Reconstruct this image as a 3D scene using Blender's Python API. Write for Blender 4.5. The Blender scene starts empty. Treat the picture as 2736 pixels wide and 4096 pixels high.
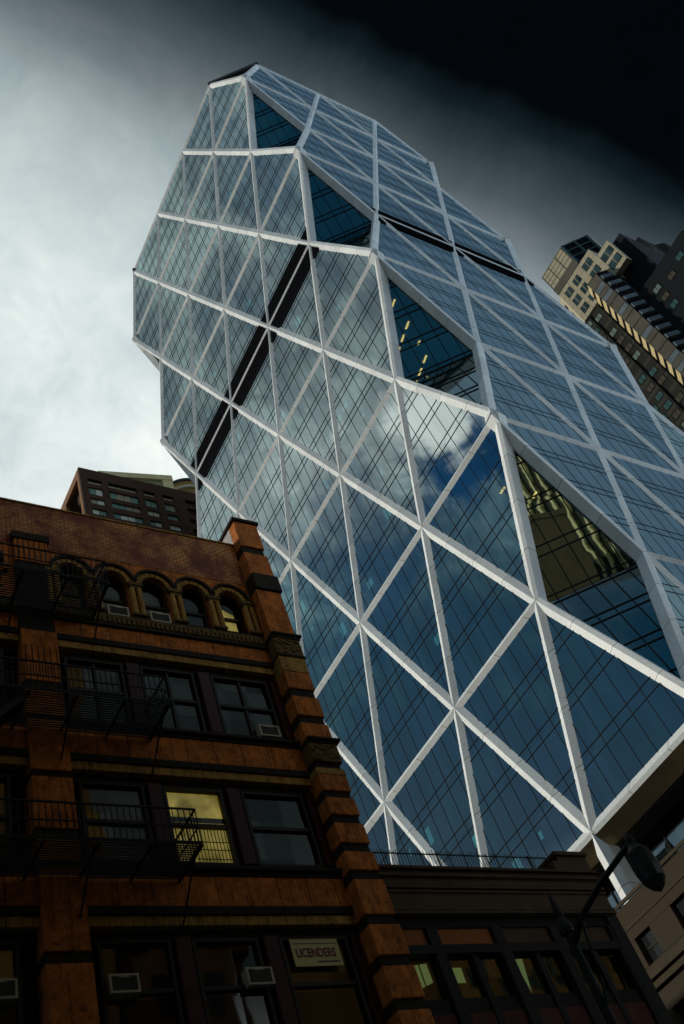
import bpy, math, random
from mathutils import Vector, Matrix
random.seed(7)
V = Vector
scene = bpy.context.scene
COL = scene.collection

# ------------------------------------------------------------------ camera
cam_d = bpy.data.cameras.new("camera")
cam = bpy.data.objects.new("camera", cam_d); COL.objects.link(cam)
RR = ((0.45134471, 0.84445512, -0.28841549),      # right
      (-0.76383131, 0.19850183, -0.61413253),     # down
      (-0.46135636, 0.49748625, 0.73461401))      # forward
CAM = V((26.852, -51.403, 1.702))
r, d, f = (V(a) for a in RR)
cam.matrix_world = Matrix(((r.x, -d.x, -f.x, CAM.x), (r.y, -d.y, -f.y, CAM.y), (r.z, -d.z, -f.z, CAM.z), (0, 0, 0, 1)))
cam_d.sensor_fit = 'VERTICAL'; cam_d.sensor_height = 36.0; cam_d.lens = 3986.9 / 4096 * 36.0
cam_d.clip_end = 4000
cam_d.dof.use_dof = True; cam_d.dof.focus_distance = 110; cam_d.dof.aperture_fstop = 1.4
scene.camera = cam
scene.view_settings.view_transform = 'Standard'; scene.view_settings.look = 'None'
scene.view_settings.exposure = 0.0; scene.view_settings.gamma = 1.0

# ------------------------------------------------------------------ sun and sky
SUN_DIR = V((-0.80, -0.53, 0.26)).normalized()
sd = bpy.data.lights.new("sun", 'SUN'); sd.energy = 2.9; sd.angle = math.radians(0.5); sd.color = (1.0, 0.92, 0.78)
sun = bpy.data.objects.new("sun", sd); COL.objects.link(sun)
sun.rotation_euler = SUN_DIR.to_track_quat('Z', 'Y').to_euler(); sun.location = (-60, -120, 200)

W = bpy.data.worlds.new("World"); scene.world = W; W.use_nodes = True
nt = W.node_tree; nt.nodes.clear()
def N(t, nt=None, **kw):
    n = (nt or W.node_tree).nodes.new(t)
    for k, v in kw.items(): setattr(n, k, v)
    return n
def math_n(nt, op, a, b=None, c=None, clamp=False):
    n = nt.nodes.new('ShaderNodeMath'); n.operation = op; n.use_clamp = clamp
    for i, v in enumerate((a, b, c)):
        if v is None: continue
        if isinstance(v, (int, float)): n.inputs[i].default_value = v
        else: nt.links.new(v, n.inputs[i])
    return n.outputs[0]
def mixc(nt, fac, a, b, mode='MIX'):
    n = nt.nodes.new('ShaderNodeMix'); n.data_type = 'RGBA'; n.blend_type = mode
    for s, v in ((n.inputs['Factor'], fac), (n.inputs[6], a), (n.inputs[7], b)):
        if isinstance(v, (int, float)): s.default_value = v
        elif isinstance(v, tuple): s.default_value = v if len(v) == 4 else (*v, 1)
        else: nt.links.new(v, s)
    return n.outputs[2]
def ramp(nt, fac, stops, interp='LINEAR'):
    n = nt.nodes.new('ShaderNodeValToRGB'); cr = n.color_ramp; cr.interpolation = interp
    while len(cr.elements) > 1: cr.elements.remove(cr.elements[-1])
    for i, (p, c) in enumerate(stops):
        e = cr.elements[0] if i == 0 else cr.elements.new(p)
        e.position = p; e.color = (c, c, c, 1) if isinstance(c, (int, float)) else (*c, 1)
    nt.links.new(fac, n.inputs[0]); return n.outputs[0]
def dotc(nt, v, c):
    n = nt.nodes.new('ShaderNodeVectorMath'); n.operation = 'DOT_PRODUCT'; nt.links.new(v, n.inputs[0]); n.inputs[1].default_value = c
    return n.outputs['Value']
def noise(nt, v, scale, detail=5, rough=0.55, dist=0.0, lac=2.0):
    n = nt.nodes.new('ShaderNodeTexNoise'); n.inputs['Scale'].default_value = scale; n.inputs['Detail'].default_value = detail
    n.inputs['Roughness'].default_value = rough; n.inputs['Distortion'].default_value = dist
    if v is not None: nt.links.new(v, n.inputs['Vector'])
    return n.outputs['Fac']

tc = N('ShaderNodeTexCoord'); D = tc.outputs['Generated']
sky = N('ShaderNodeTexSky', sky_type='NISHITA', sun_disc=False)
sky.sun_elevation = math.asin(SUN_DIR.z); sky.sun_rotation = math.atan2(SUN_DIR.x, SUN_DIR.y)
sky.altitude = 0; sky.air_density = 1.2; sky.dust_density = 1.0; sky.ozone_density = 2.0
n1 = noise(nt, D, 3.2, 7, 0.58, 0.35)
n2 = noise(nt, D, 9.0, 6, 0.6, 0.6)
n3 = noise(nt, D, 26.0, 7, 0.62, 0.9)
nn = math_n(nt, 'ADD', math_n(nt, 'ADD', math_n(nt, 'MULTIPLY', n1, 0.58), math_n(nt, 'MULTIPLY', n2, 0.27)), math_n(nt, 'MULTIPLY', n3, 0.15))
# north half: bright overcast in the west falling to black overhead, lens vignette put into the sky colour
s = dotc(nt, D, (0.994, -0.009, 0.106))
s = math_n(nt, 'ADD', s, math_n(nt, 'MULTIPLY', math_n(nt, 'SUBTRACT', n1, 0.5), 0.10))
sN = math_n(nt, 'MULTIPLY_ADD', s, 1.25, 0.518)          # -.4..+.4 -> 0..1
north = ramp(nt, sN, [(0.0, (.84, .91, .89)), (0.18, (.73, .81, .80)), (0.29, (.50, .58, .585)), (0.35, (.33, .40, .415)), (0.405, (.165, .20, .22)),
                      (0.45, (.075, .098, .112)), (0.495, (.028, .042, .052)), (0.53, (.006, .013, .018)), (0.56, (.0006, .0012, .0018)), (0.705, (.0006, .0012, .0018)), (0.79, (.12, .18, .235)), (0.9, (.165, .245, .31)), (1.0, (.20, .29, .35))])
north = mixc(nt, 1.0, north, ramp(nt, nn, [(0.33, (.62, .66, .70)), (0.46, (.88, .90, .92)), (0.52, (1.0, 1.0, 1.0)), (0.62, (1.22, 1.20, 1.16))]), 'MULTIPLY')
# south half: what the tower's glass mirrors
zc = dotc(nt, D, (0, 0, 1))
za = math_n(nt, 'ADD', zc, math_n(nt, 'MULTIPLY', math_n(nt, 'SUBTRACT', nn, 0.5), 0.10))
cov = ramp(nt, za, [(0.40, 0.10), (0.60, 0.22), (0.69, 0.45), (0.735, 0.80), (0.785, 1.0), (0.83, 0.95), (0.95, 0.9)])
cloud_m = math_n(nt, 'ADD', math_n(nt, 'MULTIPLY', math_n(nt, 'SUBTRACT', nn, 0.50), 3.4), cov, clamp=True)
bluesky = mixc(nt, 0.20, (0.010, 0.085, 0.24, 1), mixc(nt, 1.0, sky.outputs[0], (0.12, 0.12, 0.12, 1), 'MULTIPLY'))
deep = ramp(nt, zc, [(0.35, (.010, .040, .055)), (0.62, (.008, .062, .095)), (0.75, (.016, .09, .25)), (0.9, (.05, .13, .22))])
bluesky = mixc(nt, 0.6, bluesky, deep)
cl_b = ramp(nt, za, [(0.45, (.022, .060, .075)), (0.60, (.045, .105, .125)), (0.70, (.16, .25, .28)), (0.745, (.46, .53, .55)), (0.775, (.66, .71, .70)), (0.80, (.40, .46, .48)), (0.835, (.24, .285, .305)), (0.95, (.25, .30, .32))])
cl_b = mixc(nt, 1.0, cl_b, ramp(nt, math_n(nt, 'ADD', math_n(nt, 'MULTIPLY', n2, 0.72), math_n(nt, 'MULTIPLY', n3, 0.28)), [(0.37, (.50, .53, .58)), (0.5, (.92, .92, .93)), (0.61, (1.75, 1.72, 1.62))]), 'MULTIPLY')
south = mixc(nt, cloud_m, bluesky, cl_b)
# one dense white cumulus head with blue beside it, and broken shreds around them
def blob(c, r0, r1, amp):
    dd = math_n(nt, 'SUBTRACT', 1.0, dotc(nt, D, tuple(V(c).normalized())))
    dd = math_n(nt, 'SQRT', math_n(nt, 'MAXIMUM', dd, 0.0))
    dd = math_n(nt, 'ADD', dd, math_n(nt, 'MULTIPLY', math_n(nt, 'SUBTRACT', math_n(nt, 'ADD', math_n(nt, 'MULTIPLY', n2, .65), math_n(nt, 'MULTIPLY', n3, .35)), 0.5), amp * 1.35))
    mr = nt.nodes.new('ShaderNodeMapRange'); mr.interpolation_type = 'SMOOTHSTEP'
    nt.links.new(dd, mr.inputs[0]); mr.inputs[1].default_value = r0; mr.inputs[2].default_value = r1; mr.inputs[3].default_value = 1; mr.inputs[4].default_value = 0
    return mr.outputs[0]
south = mixc(nt, blob((-.359, -.584, .728), .022, .050, .11), south, (.014, .08, .20, 1))
south = mixc(nt, blob((-.330, -.620, .712), .015, .035, .09), south, (.012, .07, .17, 1))
south = mixc(nt, blob((-.343, -.552, .760), .012, .036, .10), south, (1.25, 1.25, 1.18, 1))
mrY = nt.nodes.new('ShaderNodeMapRange'); mrY.interpolation_type = 'SMOOTHSTEP'; nt.links.new(dotc(nt, D, (0, 1, 0)), mrY.inputs[0])
mrY.inputs[1].default_value = -0.10; mrY.inputs[2].default_value = 0.06
mrX = nt.nodes.new('ShaderNodeMapRange'); mrX.interpolation_type = 'SMOOTHSTEP'; nt.links.new(dotc(nt, D, (1, 0, 0)), mrX.inputs[0])
mrX.inputs[1].default_value = 0.15; mrX.inputs[2].default_value = 0.50
south = mixc(nt, mrX.outputs[0], south, ramp(nt, nn, [(0.35, (.004, .035, .08)), (0.55, (.010, .075, .14)), (0.7, (.05, .13, .19))]))
skyc = mixc(nt, mrY.outputs[0], south, north)
lowm = ramp(nt, zc, [(0.0, 1.0), (0.34, 1.0), (0.44, 0.0)])
mrE = nt.nodes.new('ShaderNodeMapRange'); mrE.interpolation_type = 'SMOOTHSTEP'; nt.links.new(dotc(nt, D, (0.80, 0.60, 0)), mrE.inputs[0]); mrE.inputs[1].default_value = 0.45; mrE.inputs[2].default_value = 0.70
skyc = mixc(nt, math_n(nt, 'MULTIPLY', lowm, mrE.outputs[0]), skyc, (1.7, 2.05, 2.35, 1))  # bright band added low in the northeast to light the east bars
mrS = nt.nodes.new('ShaderNodeMapRange'); mrS.interpolation_type = 'SMOOTHSTEP'; nt.links.new(dotc(nt, D, (-0.35, -0.94, 0)), mrS.inputs[0]); mrS.inputs[1].default_value = 0.45; mrS.inputs[2].default_value = 0.75
skyc = mixc(nt, math_n(nt, 'MULTIPLY', lowm, mrS.outputs[0]), skyc, (.36, .46, .53, 1))  # bright band added low in the south as fill for the bars
# below the horizon
mrZ = nt.nodes.new('ShaderNodeMapRange'); nt.links.new(zc, mrZ.inputs[0]); mrZ.inputs[1].default_value = -0.02; mrZ.inputs[2].default_value = 0.05
skyc = mixc(nt, mrZ.outputs[0], (.02, .025, .03, 1), skyc)
bg = N('ShaderNodeBackground'); nt.links.new(skyc, bg.inputs[0]); bg.inputs[1].default_value = 1.0
bgs = N('ShaderNodeBackground'); nt.links.new(sky.outputs[0], bgs.inputs[0]); bgs.inputs[1].default_value = 0.05
ms = N('ShaderNodeMixShader'); ms.inputs[0].default_value = 0.985; nt.links.new(bgs.outputs[0], ms.inputs[1]); nt.links.new(bg.outputs[0], ms.inputs[2])
wo = N('ShaderNodeOutputWorld'); nt.links.new(ms.outputs[0], wo.inputs[0])

# ------------------------------------------------------------------ materials
MAT = {}
def mat(name, col, rough=0.6, metal=0.0, var=0.0, vscale=2.0, bump=0.0, bscale=8.0, spec=0.15, streak=False, coat=0.0):
    m = bpy.data.materials.new(name); m.use_nodes = True; t = m.node_tree; b = t.nodes['Principled BSDF']
    b.inputs['Roughness'].default_value = rough; b.inputs['Metallic'].default_value = metal
    b.inputs['Specular IOR Level'].default_value = spec; b.inputs['Coat Weight'].default_value = coat
    c = None
    tcn = t.nodes.new('ShaderNodeTexCoord'); vec = tcn.outputs['Object']
    if var > 0:
        mp = t.nodes.new('ShaderNodeMapping'); t.links.new(vec, mp.inputs[0])
        if streak: mp.inputs['Scale'].default_value = (1, 1, 0.18)
        f1 = noise(t, mp.outputs[0], vscale, 8, 0.62, 0.3)
        lo = tuple(x * (1 - var) for x in col); hi = tuple(min(1, x * (1 + var)) for x in col)
        c = ramp(t, f1, [(0.30, lo), (0.50, col), (0.68, hi)])
        t.links.new(c, b.inputs['Base Color'])
        t.links.new(math_n(t, 'MULTIPLY_ADD', f1, 0.3, max(0.05, rough - 0.15)), b.inputs['Roughness'])
    else: b.inputs['Base Color'].default_value = (*col, 1)
    if bump > 0:
        bn = t.nodes.new('ShaderNodeBump'); bn.inputs['Strength'].default_value = bump; bn.inputs['Distance'].default_value = 0.03
        t.links.new(noise(t, vec, bscale, 6, 0.6), bn.inputs['Height']); t.links.new(bn.outputs[0], b.inputs['Normal'])
    MAT[name] = m; return m

def seam_mat(name, col, axis, period):
    """painted metal cladding with thin joints every few metres along the member"""
    m = mat(name, col, 0.42, 0.0, 0.10, 0.35, 0.0); t = m.node_tree; b = t.nodes['Principled BSDF']
    tcn = t.nodes.new('ShaderNodeTexCoord')
    a = dotc(t, tcn.outputs['Object'], axis)
    fr = math_n(t, 'FRACT', math_n(t, 'DIVIDE', a, period))
    ln = math_n(t, 'LESS_THAN', fr, 0.010)
    src = b.inputs['Base Color'].links[0].from_socket
    sm = noise(t, tcn.outputs['Object'], 6.0, 4, 0.7)
    dirt = ramp(t, sm, [(0.35, .86), (0.6, 1.0)])
    src2 = mixc(t, 1.0, src, dirt, 'MULTIPLY')
    wn = t.nodes.new('ShaderNodeTexWhiteNoise'); wn.noise_dimensions = '1D'; t.links.new(math_n(t, 'FLOOR', math_n(t, 'DIVIDE', a, period)), wn.inputs['W'])
    src2 = mixc(t, 1.0, src2, ramp(t, wn.outputs['Value'], [(0, (.86, .87, .88)), (1, (1.05, 1.05, 1.04))]), 'MULTIPLY')
    t.links.new(mixc(t, ln, src2, (.10, .10, .10, 1)), b.inputs['Base Color'])
    return m
CL_D = seam_mat('white_cladding_diagonal', (.79, .83, .84), (0, 0, 1), 4.08)
CL_R = seam_mat('white_cladding_ring', (.79, .83, .84), (1, -1, 0), 4.2)
MULL = mat('dark_mullion', (.010, .013, .016), 0.85, spec=.15)
LOUV = mat('dark_louvre', (.007, .008, .011), 0.9, spec=.05)
BRN = mat('brown_soffit_metal', (.26, .185, .10), 0.45, 0, .2, .6)

def glass_mat(name, refl_lo, refl_hi, trans=(.10, .20, .24), gloss=(.80, .95, .95), wav=0.0004, cell=(1.524, 4.0814, 1.1), tilt=0.0030, rough=0.02, z0=32.69):
    m = bpy.data.materials.new(name); m.use_nodes = True; t = m.node_tree; t.nodes.clear()
    tcn = t.nodes.new('ShaderNodeTexCoord'); P = tcn.outputs['Object']
    u = dotc(t, P, (1, -1, 0)); w = dotc(t, P, (0, 0, 1))
    cu = math_n(t, 'FLOOR', math_n(t, 'DIVIDE', u, cell[0])); cw = math_n(t, 'FLOOR', math_n(t, 'DIVIDE', math_n(t, 'SUBTRACT', w, z0), cell[1]))
    cx = t.nodes.new('ShaderNodeCombineXYZ'); t.links.new(cu, cx.inputs[0]); t.links.new(cw, cx.inputs[1])
    wn = t.nodes.new('ShaderNodeTexWhiteNoise'); wn.noise_dimensions = '3D'; t.links.new(cx.outputs[0], wn.inputs[0])
    geo = t.nodes.new('ShaderNodeNewGeometry')
    def vm(op, a, b):
        n = t.nodes.new('ShaderNodeVectorMath'); n.operation = op
        for i, v in enumerate((a, b)):
            if isinstance(v, tuple): n.inputs[i].default_value = v
            elif isinstance(v, float): n.inputs['Scale'].default_value = v
            elif v is not None: t.links.new(v, n.inputs[i])
        return n
    off = vm('SUBTRACT', wn.outputs['Color'], (.5, .5, .5)).outputs[0]
    sc = t.nodes.new('ShaderNodeVectorMath'); sc.operation = 'SCALE'; t.links.new(off, sc.inputs[0]); sc.inputs['Scale'].default_value = tilt
    nz = t.nodes.new('ShaderNodeTexNoise'); nz.inputs['Scale'].default_value = 0.55; nz.inputs['Detail'].default_value = 2; t.links.new(P, nz.inputs['Vector'])
    o2 = vm('SUBTRACT', nz.outputs['Color'], (.5, .5, .5)).outputs[0]
    sc2 = t.nodes.new('ShaderNodeVectorMath'); sc2.operation = 'SCALE'; t.links.new(o2, sc2.inputs[0]); sc2.inputs['Scale'].default_value = wav * 4
    nrm = vm('NORMALIZE', vm('ADD', vm('ADD', geo.outputs['Normal'], sc.outputs[0]).outputs[0], sc2.outputs[0]).outputs[0], None).outputs[0]
    gl = t.nodes.new('ShaderNodeBsdfGlossy'); gl.inputs['Roughness'].default_value = rough; gl.inputs['Color'].default_value = (*gloss, 1); t.links.new(nrm, gl.inputs['Normal'])
    tr = t.nodes.new('ShaderNodeBsdfTransparent'); tr.inputs['Color'].default_value = (*trans, 1)
    lw = t.nodes.new('ShaderNodeLayerWeight'); lw.inputs['Blend'].default_value = 0.5
    var = math_n(t, 'MULTIPLY', math_n(t, 'SUBTRACT', wn.outputs['Value'], 0.5), 0.07)
    fac = math_n(t, 'ADD', ramp(t, lw.outputs['Facing'], [(0.0, refl_lo), (0.45, (refl_lo * 2 + refl_hi) / 3), (0.8, refl_hi), (1.0, 1.0)]), var, clamp=True)
    mx = t.nodes.new('ShaderNodeMixShader'); t.links.new(fac, mx.inputs[0]); t.links.new(tr.outputs[0], mx.inputs[1]); t.links.new(gl.outputs[0], mx.inputs[2])
    o = t.nodes.new('ShaderNodeOutputMaterial'); t.links.new(mx.outputs[0], o.inputs[0]); MAT[name] = m
    return m
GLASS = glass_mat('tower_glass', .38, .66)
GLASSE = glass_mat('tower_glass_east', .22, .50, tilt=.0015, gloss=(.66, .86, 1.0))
GLASSM = glass_mat('corner_glass', .28, .5, cell=(2.15, 4.08, 1), tilt=.003, wav=.0035)
GLASSW = glass_mat('window_glass', .05, .25, trans=(.50, .50, .42), gloss=(.50, .46, .38), cell=(.9, 1.3, 1), tilt=.02, wav=.006, rough=.03)
GLASSF = glass_mat('far_glass', .18, .4, trans=(.25, .35, .33), gloss=(.35, .55, .48), cell=(1.1, 1.5, 1), tilt=.06, wav=.01, rough=.05)

def emit(name, col, st):
    m = bpy.data.materials.new(name); m.use_nodes = True; b = m.node_tree.nodes['Principled BSDF']
    b.inputs['Base Color'].default_value = (*col, 1); b.inputs['Emission Color'].default_value = (*col, 1); b.inputs['Emission Strength'].default_value = st
    return m
LAMPW = emit('warm_ceiling_lamp', (1.0, .42, .10), 8.0)

# ------------------------------------------------------------------ object helpers
def tag(o, label=None, cat=None, group=None, kind=None):
    if label: o['label'] = label
    if cat: o['category'] = cat
    if group: o['group'] = group
    if kind: o['kind'] = kind
    return o
def empty(name, loc, label, cat, group=None):
    o = bpy.data.objects.new(name, None); COL.objects.link(o); o.location = loc; o.empty_display_size = 1
    return tag(o, label, cat, group)
class MB:
    def __init__(s): s.v = []; s.f = []; s.mi = []
    def poly(s, pts, mi=0):
        b = len(s.v); s.v += [tuple(p) for p in pts]; s.f.append(tuple(range(b, b + len(pts)))); s.mi.append(mi)
    def box(s, x0, x1, y0, y1, z0, z1, mi=0):
        x0, x1 = sorted((x0, x1)); y0, y1 = sorted((y0, y1)); z0, z1 = sorted((z0, z1))
        b = len(s.v)
        s.v += [(x0, y0, z0), (x1, y0, z0), (x1, y1, z0), (x0, y1, z0), (x0, y0, z1), (x1, y0, z1), (x1, y1, z1), (x0, y1, z1)]
        for q in ((0, 3, 2, 1), (4, 5, 6, 7), (0, 1, 5, 4), (1, 2, 6, 5), (2, 3, 7, 6), (3, 0, 4, 7)): s.f.append(tuple(b + i for i in q)); s.mi.append(mi)
        return s
    def prism(s, pts, z0, z1, mi=0):
        """pts: ccw plan outline"""
        n = len(pts); b = len(s.v)
        s.v += [(p[0], p[1], z0) for p in pts] + [(p[0], p[1], z1) for p in pts]
        for i in range(n): s.f.append((b + i, b + (i + 1) % n, b + n + (i + 1) % n, b + n + i)); s.mi.append(mi)
        s.f.append(tuple(b + n + i for i in range(n))); s.mi.append(mi); s.f.append(tuple(b + i for i in reversed(range(n)))); s.mi.append(mi)
        return s
    def bar(s, p, q, w, h=None, up=None, mi=0):
        """box-section bar from p to q"""
        p = V(p); q = V(q); h = h or w; t = (q - p).normalized()
        up = V(up) if up else (V((0, 0, 1)) if abs(t.z) < .9 else V((1, 0, 0)))
        a = t.cross(up).normalized(); c = a.cross(t).normalized(); b = len(s.v)
        for e in (p, q):
            for i, j in ((-1, -1), (1, -1), (1, 1), (-1, 1)): s.v.append(tuple(e + a * i * w / 2 + c * j * h / 2))
        for k in ((0, 1, 2, 3), (7, 6, 5, 4), (0, 4, 5, 1), (1, 5, 6, 2), (2, 6, 7, 3), (3, 7, 4, 0)): s.f.append(tuple(b + i for i in k)); s.mi.append(mi)
        return s
    def tube(s, pts, rad, n=10, mi=0, cap=True):
        pts = [V(p) for p in pts]; rad = rad if isinstance(rad, (list, tuple)) else [rad] * len(pts); rings = []
        for i, p in enumerate(pts):
            t = (pts[min(i + 1, len(pts) - 1)] - pts[max(i - 1, 0)]).normalized()
            up = V((0, 0, 1)) if abs(t.z) < .95 else V((1, 0, 0)); a = t.cross(up).normalized(); c = a.cross(t)
            rings.append(len(s.v)); s.v += [tuple(p + (a * math.cos(k * 2 * math.pi / n) + c * math.sin(k * 2 * math.pi / n)) * rad[i]) for k in range(n)]
        for a, b in zip(rings, rings[1:]):
            for k in range(n): s.f.append((a + k, a + (k + 1) % n, b + (k + 1) % n, b + k)); s.mi.append(mi)
        if cap: s.f.append(tuple(rings[0] + k for k in reversed(range(n)))); s.f.append(tuple(rings[-1] + k for k in range(n))); s.mi += [mi, mi]
        return s
    def build(s, name, mats, parent=None, fix=True, bevel=0):
        me = bpy.data.meshes.new(name); me.from_pydata(s.v, [], s.f)
        for m in (mats if isinstance(mats, (list, tuple)) else [mats]): me.materials.append(m)
        for p, i in zip(me.polygons, s.mi): p.material_index = i
        me.validate(); me.update()
        if fix:
            import bmesh
            bm = bmesh.new(); bm.from_mesh(me); bmesh.ops.recalc_face_normals(bm, faces=bm.faces); bm.to_mesh(me); bm.free()
        o = bpy.data.objects.new(name, me); COL.objects.link(o)
        if parent is not None:
            o.parent = parent; o.matrix_parent_inverse = Matrix.Identity(4)
            # geometry was made in world metres: shift back by the chain of parents
            off = V((0, 0, 0)); p = parent
            while p is not None: off += p.location; p = p.parent
            o.location = -off
        if bevel:
            md = o.modifiers.new('bevel', 'BEVEL'); md.width = bevel; md.segments = 2; md.limit_method = 'ANGLE'
        return o

# ================================================================== STREET
def each(boxes, name, m, parent, bevel=.015):
    return [MB().box(*b).build(name, m, parent, bevel=bevel) for b in boxes]
def struct(name, mb, m): return tag(mb.build(name, m), kind='structure')
ASPH = mat('asphalt', (.05, .05, .052), .85, 0, .25, 3, .4, 40)
CONC = mat('sidewalk_concrete', (.24, .23, .21), .85, 0, .15, 1, .2, 20)
PAINT = mat('road_paint', (.7, .7, .66), .7, 0, .12, 5)
GRD = mat('ground_earth', (.07, .07, .065), .9, 0, .2, .5)
struct('ground', MB().box(-1500, 1500, -1500, 1500, -1.0, -0.02), GRD)
g = MB(); g.poly([(10, -400, 0), (24.5, -400, 0), (24.5, 400, 0), (10, 400, 0)]); struct('avenue', g, ASPH)
g = MB(); g.poly([(-200, -22, .004), (9.99, -22, .004), (9.99, -10.5, .004), (-200, -10.5, .004)]); g.poly([(24.51, -22, .004), (200, -22, .004), (200, -10.5, .004), (24.51, -10.5, .004)]); struct('side_street', g, ASPH)
g = MB()
g.box(6, 10, -400, -22, 0, .14).box(6, 10, -10.5, 400, 0, .14).box(24.5, 31, -400, -22, 0, .14).box(24.5, 31, -10.5, 400, 0, .14).box(-200, 6, -25, -22, 0, .14).box(-200, 6, -10.5, -7, 0, .14)
struct('sidewalk', g, CONC)
g = MB()
for k in range(60):
    for x in (13.6, 17.2, 20.8):
        y = -300 + k * 9
        if not -24 < y < -7: g.poly([(x, y, .008), (x + .12, y, .008), (x + .12, y + 3, .008), (x, y + 3, .008)])
for k in range(12): g.poly([(10.6 + k * 1.15, -26, .008), (11.2 + k * 1.15, -26, .008), (11.2 + k * 1.15, -23, .008), (10.6 + k * 1.15, -23, .008)])
struct('road_markings', g, PAINT)

# ================================================================== GLASS TOWER
H = 16.3257; M = 12.19; Z0 = 32.69; A0 = .509
NA, NB = 4, 3
LA = NA * M + A0; LB = NB * M + A0
TOW = empty('glass_tower', (0, 0, 0), 'tall glass skyscraper wrapped in a white triangular diagrid, leaning across the photo', 'skyscraper')
def S(i, n): return 0.0 if i <= 0 else (A0 + i * M)
FACES = { # origin, direction, outward normal, modules
    'S': (V((0, 0, 0)), V((-1, 0, 0)), V((0, -1, 0)), NA),
    'E': (V((0, 0, 0)), V((0, 1, 0)), V((1, 0, 0)), NB),
    'W': (V((-LA, 0, 0)), V((0, 1, 0)), V((-1, 0, 0)), NB),
    'N': (V((0, LB, 0)), V((-1, 0, 0)), V((0, 1, 0)), NA)}
def node(F, i, r, off=0.0):
    o, u, n, nm = FACES[F]
    return o + u * S(i, nm) + n * off + V((0, 0, Z0 + r * H))
def nodes_row(F, r):
    nm = FACES[F][3]
    return [float(i) for i in range(nm + 1)] if r % 2 == 0 else [i + .5 for i in range(nm)]
DEP = .26; HW = .58
def wedge(mb, p, q, n, hw=HW, dep=DEP):
    """ridge p-q on the facade plane, two facets running back to the glass"""
    p = V(p); q = V(q); t = (q - p).normalized(); m = t.cross(n).normalized()
    a0, a1 = p + m * hw - n * dep, q + m * hw - n * dep; b0, b1 = p - m * hw - n * dep, q - m * hw - n * dep
    mb.poly([p, q, a1, a0]); mb.poly([q, p, b0, b1]); mb.poly([a0, a1, b1, b0]); mb.poly([p, a0, b0]); mb.poly([q, b1, a1])
def edge_member(mb, p, q, n, m, ret=1.15):
    """member on the lip of a corner notch; m points in plane towards the notch"""
    p = V(p); q = V(q)
    pr = [V((0, 0, 0)), m * .34 - n * .10, m * .16 - n * ret, -m * .3 - n * ret, -m * HW - n * DEP]
    P = [p + k for k in pr]; Q = [q + k for k in pr]
    for k in range(5): mb.poly([P[k], Q[k], Q[(k + 1) % 5], P[(k + 1) % 5]])
    mb.poly(P[::-1]); mb.poly(Q)

# --- ring beams
for F in 'SEWN':
    o, u, n, nm = FACES[F]
    for rr in range(10):
        row = nodes_row(F, rr); mb = MB()
        p, q = node(F, row[0], rr), node(F, row[-1], rr)
        if rr == 0:      # deep bottom chord: bright upper lip, broad brown underside
            pr = [V((0, 0, 0)), V((0, 0, .52)) - n * DEP, V((0, 0, .30)) - n * 1.6, V((0, 0, -.95)) - n * 1.6, V((0, 0, -.30)) - n * .12]
            P = [p + k for k in pr]; Q = [q + k for k in pr]
            for k in range(5): mb.poly([P[k], Q[k], Q[(k + 1) % 5], P[(k + 1) % 5]], 1 if k == 3 else 0)
            mb.build('ring_beam', [CL_R, BRN], TOW)
        else:
            wedge(mb, p, q, n, .43 if F == 'S' else .38); mb.build('ring_beam', CL_R, TOW)
# --- diagonals (each one unbroken line of the lattice), notch members kept apart
def is_edge(F, i, r, j, r2):
    nm = FACES[F][3]; lo = min(i, j); hi = max(i, j)
    return hi == .5 or lo == nm - .5
for F in 'SEWN':
    o, u, n, nm = FACES[F]
    segs = {}
    for rr in range(9):
        for i in nodes_row(F, rr):
            for sgn in (-.5, .5):
                j = i + sgn
                if j < 0 or j > nm: continue
                if is_edge(F, i, rr, j, rr + 1):
                    mb = MB(); p, q = node(F, i, rr), node(F, j, rr + 1)
                    m = -u if max(i, j) == .5 else u
                    t = (q - p).normalized(); m = (m - t * m.dot(t)).normalized()
                    edge_member(mb, p, q, n, m); mb.build('corner_brace', CL_D, TOW)
                else:
                    key = (sgn, round((i - sgn * rr) * 2)); segs.setdefault(key, []).append((rr, i, j))
    for key, L in segs.items():
        L.sort(); mb = MB()
        run = [L[0]]
        runs = [run]
        for a in L[1:]:
            if a[0] == run[-1][0] + 1: run.append(a)
            else: run = [a]; runs.append(run)
        for run in runs:
            wedge(mb, node(F, run[0][1], run[0][0]), node(F, run[-1][2], run[-1][0] + 1), n, (.54 if F == 'S' else .42))
        mb.build('diagonal_brace', CL_D, TOW)

# --- glazing: one triangular panel of panes between every three nodes
def clip_line(p, dvec, tri):
    """clip infinite 2-D line p+t*d to triangle, return (t0,t1)"""
    t0, t1 = -1e9, 1e9; cx = sum(a[0] for a in tri) / 3; cy = sum(a[1] for a in tri) / 3
    for k in range(3):
        a, b = tri[k], tri[(k + 1) % 3]; nx, ny = -(b[1] - a[1]), b[0] - a[0]
        if nx * (cx - a[0]) + ny * (cy - a[1]) < 0: nx, ny = -nx, -ny
        den = nx * dvec[0] + ny * dvec[1]; num = nx * (a[0] - p[0]) + ny * (a[1] - p[1])
        if abs(den) < 1e-9:
            if num > 0: return None
            continue
        t = num / den
        if den > 0: t0 = max(t0, t)
        else: t1 = min(t1, t)
    return (t0, t1) if t1 - t0 > .15 else None
def proj_cam(p):
    y = V(p) - CAM; z = y.dot(f)
    if z <= 0: return None
    return (3986.9 * y.dot(r) / z + 1368, 3986.9 * y.dot(d) / z + 2048)
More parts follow.
